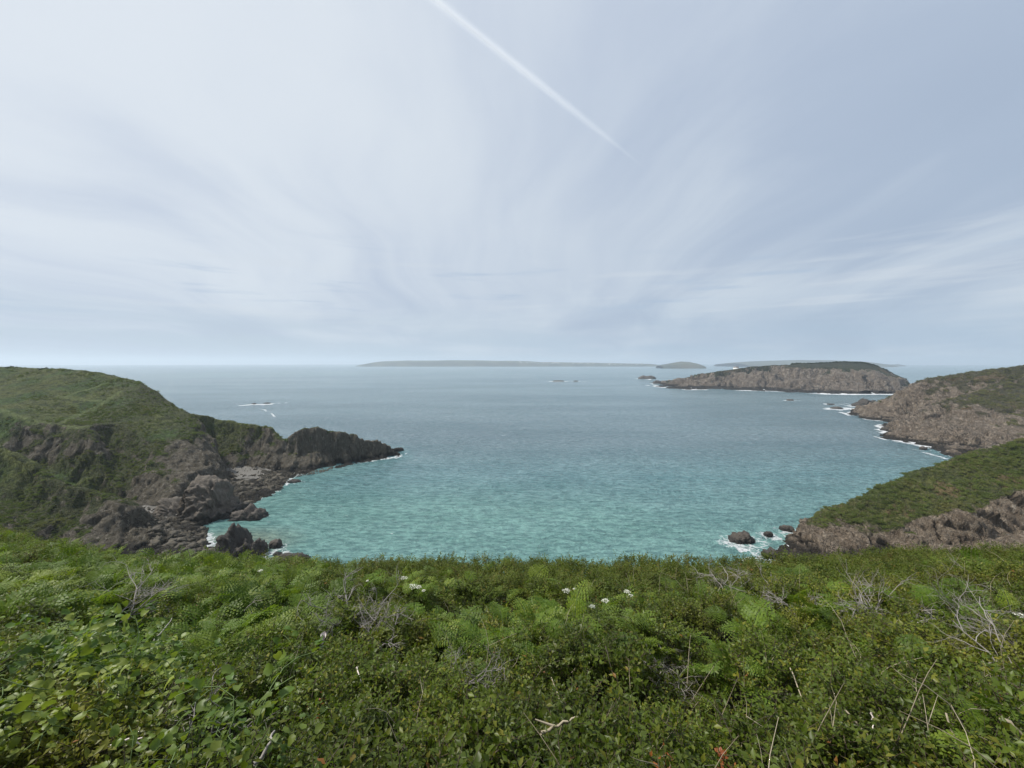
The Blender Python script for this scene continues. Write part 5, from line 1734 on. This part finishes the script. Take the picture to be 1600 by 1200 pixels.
clumps('slope_scrub', T_left, 8500, 0.28, 0.65, 'low gorse, heather and rough grass clumps on the left headland slopes', lambda q_: -0.15 + 0.85 * q_)
clumps('slope_scrub', T_right, 5200, 0.3, 0.7, 'low olive scrub covering the near right headland slope', lambda q_: 0.45 + 0.4 * q_)
clumps('slope_scrub', T_far, 2800, 0.8, 1.8, 'olive scrub on top of the far right headland', lambda q_: 0.5 + 0 * q_, HL)

# small pale house on the island and white houses of the far town
def house_mesh(name, a, b, h, rh):
    V = np.array([(-a, -b, 0), (a, -b, 0), (a, b, 0), (-a, b, 0), (-a, -b, h), (a, -b, h), (a, b, h), (-a, b, h)], float)
    F = np.array([(0, 1, 5, 4), (1, 2, 6, 5), (2, 3, 7, 6), (3, 0, 4, 7), (4, 5, 6, 7)])
    wall = new_mesh('wall', V, F, M_wall, False)
    e = 1.06
    R_ = np.array([(-a * e, -b * e, h + .02), (a * e, -b * e, h + .02), (a * e, b * e, h + .02), (-a * e, b * e, h + .02), (-a * e, 0, h + rh), (a * e, 0, h + rh)], float)
    roof = new_mesh('roof', R_, [np.array([(0, 1, 5, 4), (2, 3, 4, 5), (3, 2, 1, 0)]), np.array([(0, 4, 3), (1, 2, 5)])], M_roof, False)
    return wall, roof


M_wall = plain('white_wall', (0.70, 0.70, 0.68), (0.82, 0.82, 0.80), .2)
M_roof = plain('slate_roof', (0.10, 0.09, 0.09), (0.20, 0.16, 0.14), .2)
hw, hr = house_mesh('house', 7, 4, 6, 3)
a = at(1150, 578, 1040)
zz = H2(np.array([a[0]]), np.array([a[1]]))[0]
o = empty('house', (a[0], a[1], zz - .5), scale=(.8, .8, .8))
tag(o, 'tiny pale house on the left shoulder of the island', 'house')
link('roof', hr, o)
link('wall', hw, o)
grp = 'white houses of the far coastal town'
for k in range(34):
    px = random.choice((random.uniform(818, 905), random.uniform(845, 880), random.uniform(900, 1000)))
    f_ = random.uniform(.06, .2)
    d = 7000 - 750 + 1500 * f_
    top_ = EYE - (np.interp(px, (760, 822, 845, 880, 950, 1000), (563.4, 564.2, 565.6, 566, 567.4, 568.2)) - HORIZ) / FPX * 7000 - curve(7000)
    zl_ = curve(7000) - 6 + (top_ + 6) * math.sin(math.pi * f_) ** .35
    s_ = random.uniform(0.9, 1.8)
    o = empty('house', ((px - 800) / FPX * 7000 + 0.15 * 1500 * (f_ - .5), d, zl_ + 3), scale=(s_, s_, s_))
    tag(o, 'distant white house in the town on the low land at the horizon', 'house', grp)
    link('roof', hr, o)
    link('wall', hw, o)

# ------------------------------------------------------------------ haze
hv = bpy.data.materials.new('haze')
hv.use_nodes = True
t = NT(hv.node_tree)
t.n.clear()
out = t.add('ShaderNodeOutputMaterial')
pv = t.add('ShaderNodeVolumePrincipled', None, Color=(0.80, 0.90, 1.0, 1), Density=0.00011, Anisotropy=0.25)
t.l.new(pv.outputs[0], out.inputs['Volume'])
X_, Y0, Y1, Z0, Z1 = 34000, -400, 34500, -80, 235
V = [(-X_, Y0, Z0), (X_, Y0, Z0), (X_, Y1, Z0), (-X_, Y1, Z0), (-X_, Y0, Z1), (X_, Y0, Z1), (X_, Y1, Z1), (-X_, Y1, Z1)]
F = np.array([(3, 2, 1, 0), (4, 5, 6, 7), (0, 1, 5, 4), (1, 2, 6, 5), (2, 3, 7, 6), (3, 0, 4, 7)])
tag(link('haze', new_mesh('haze', V, F, hv, False)), kind='stuff')
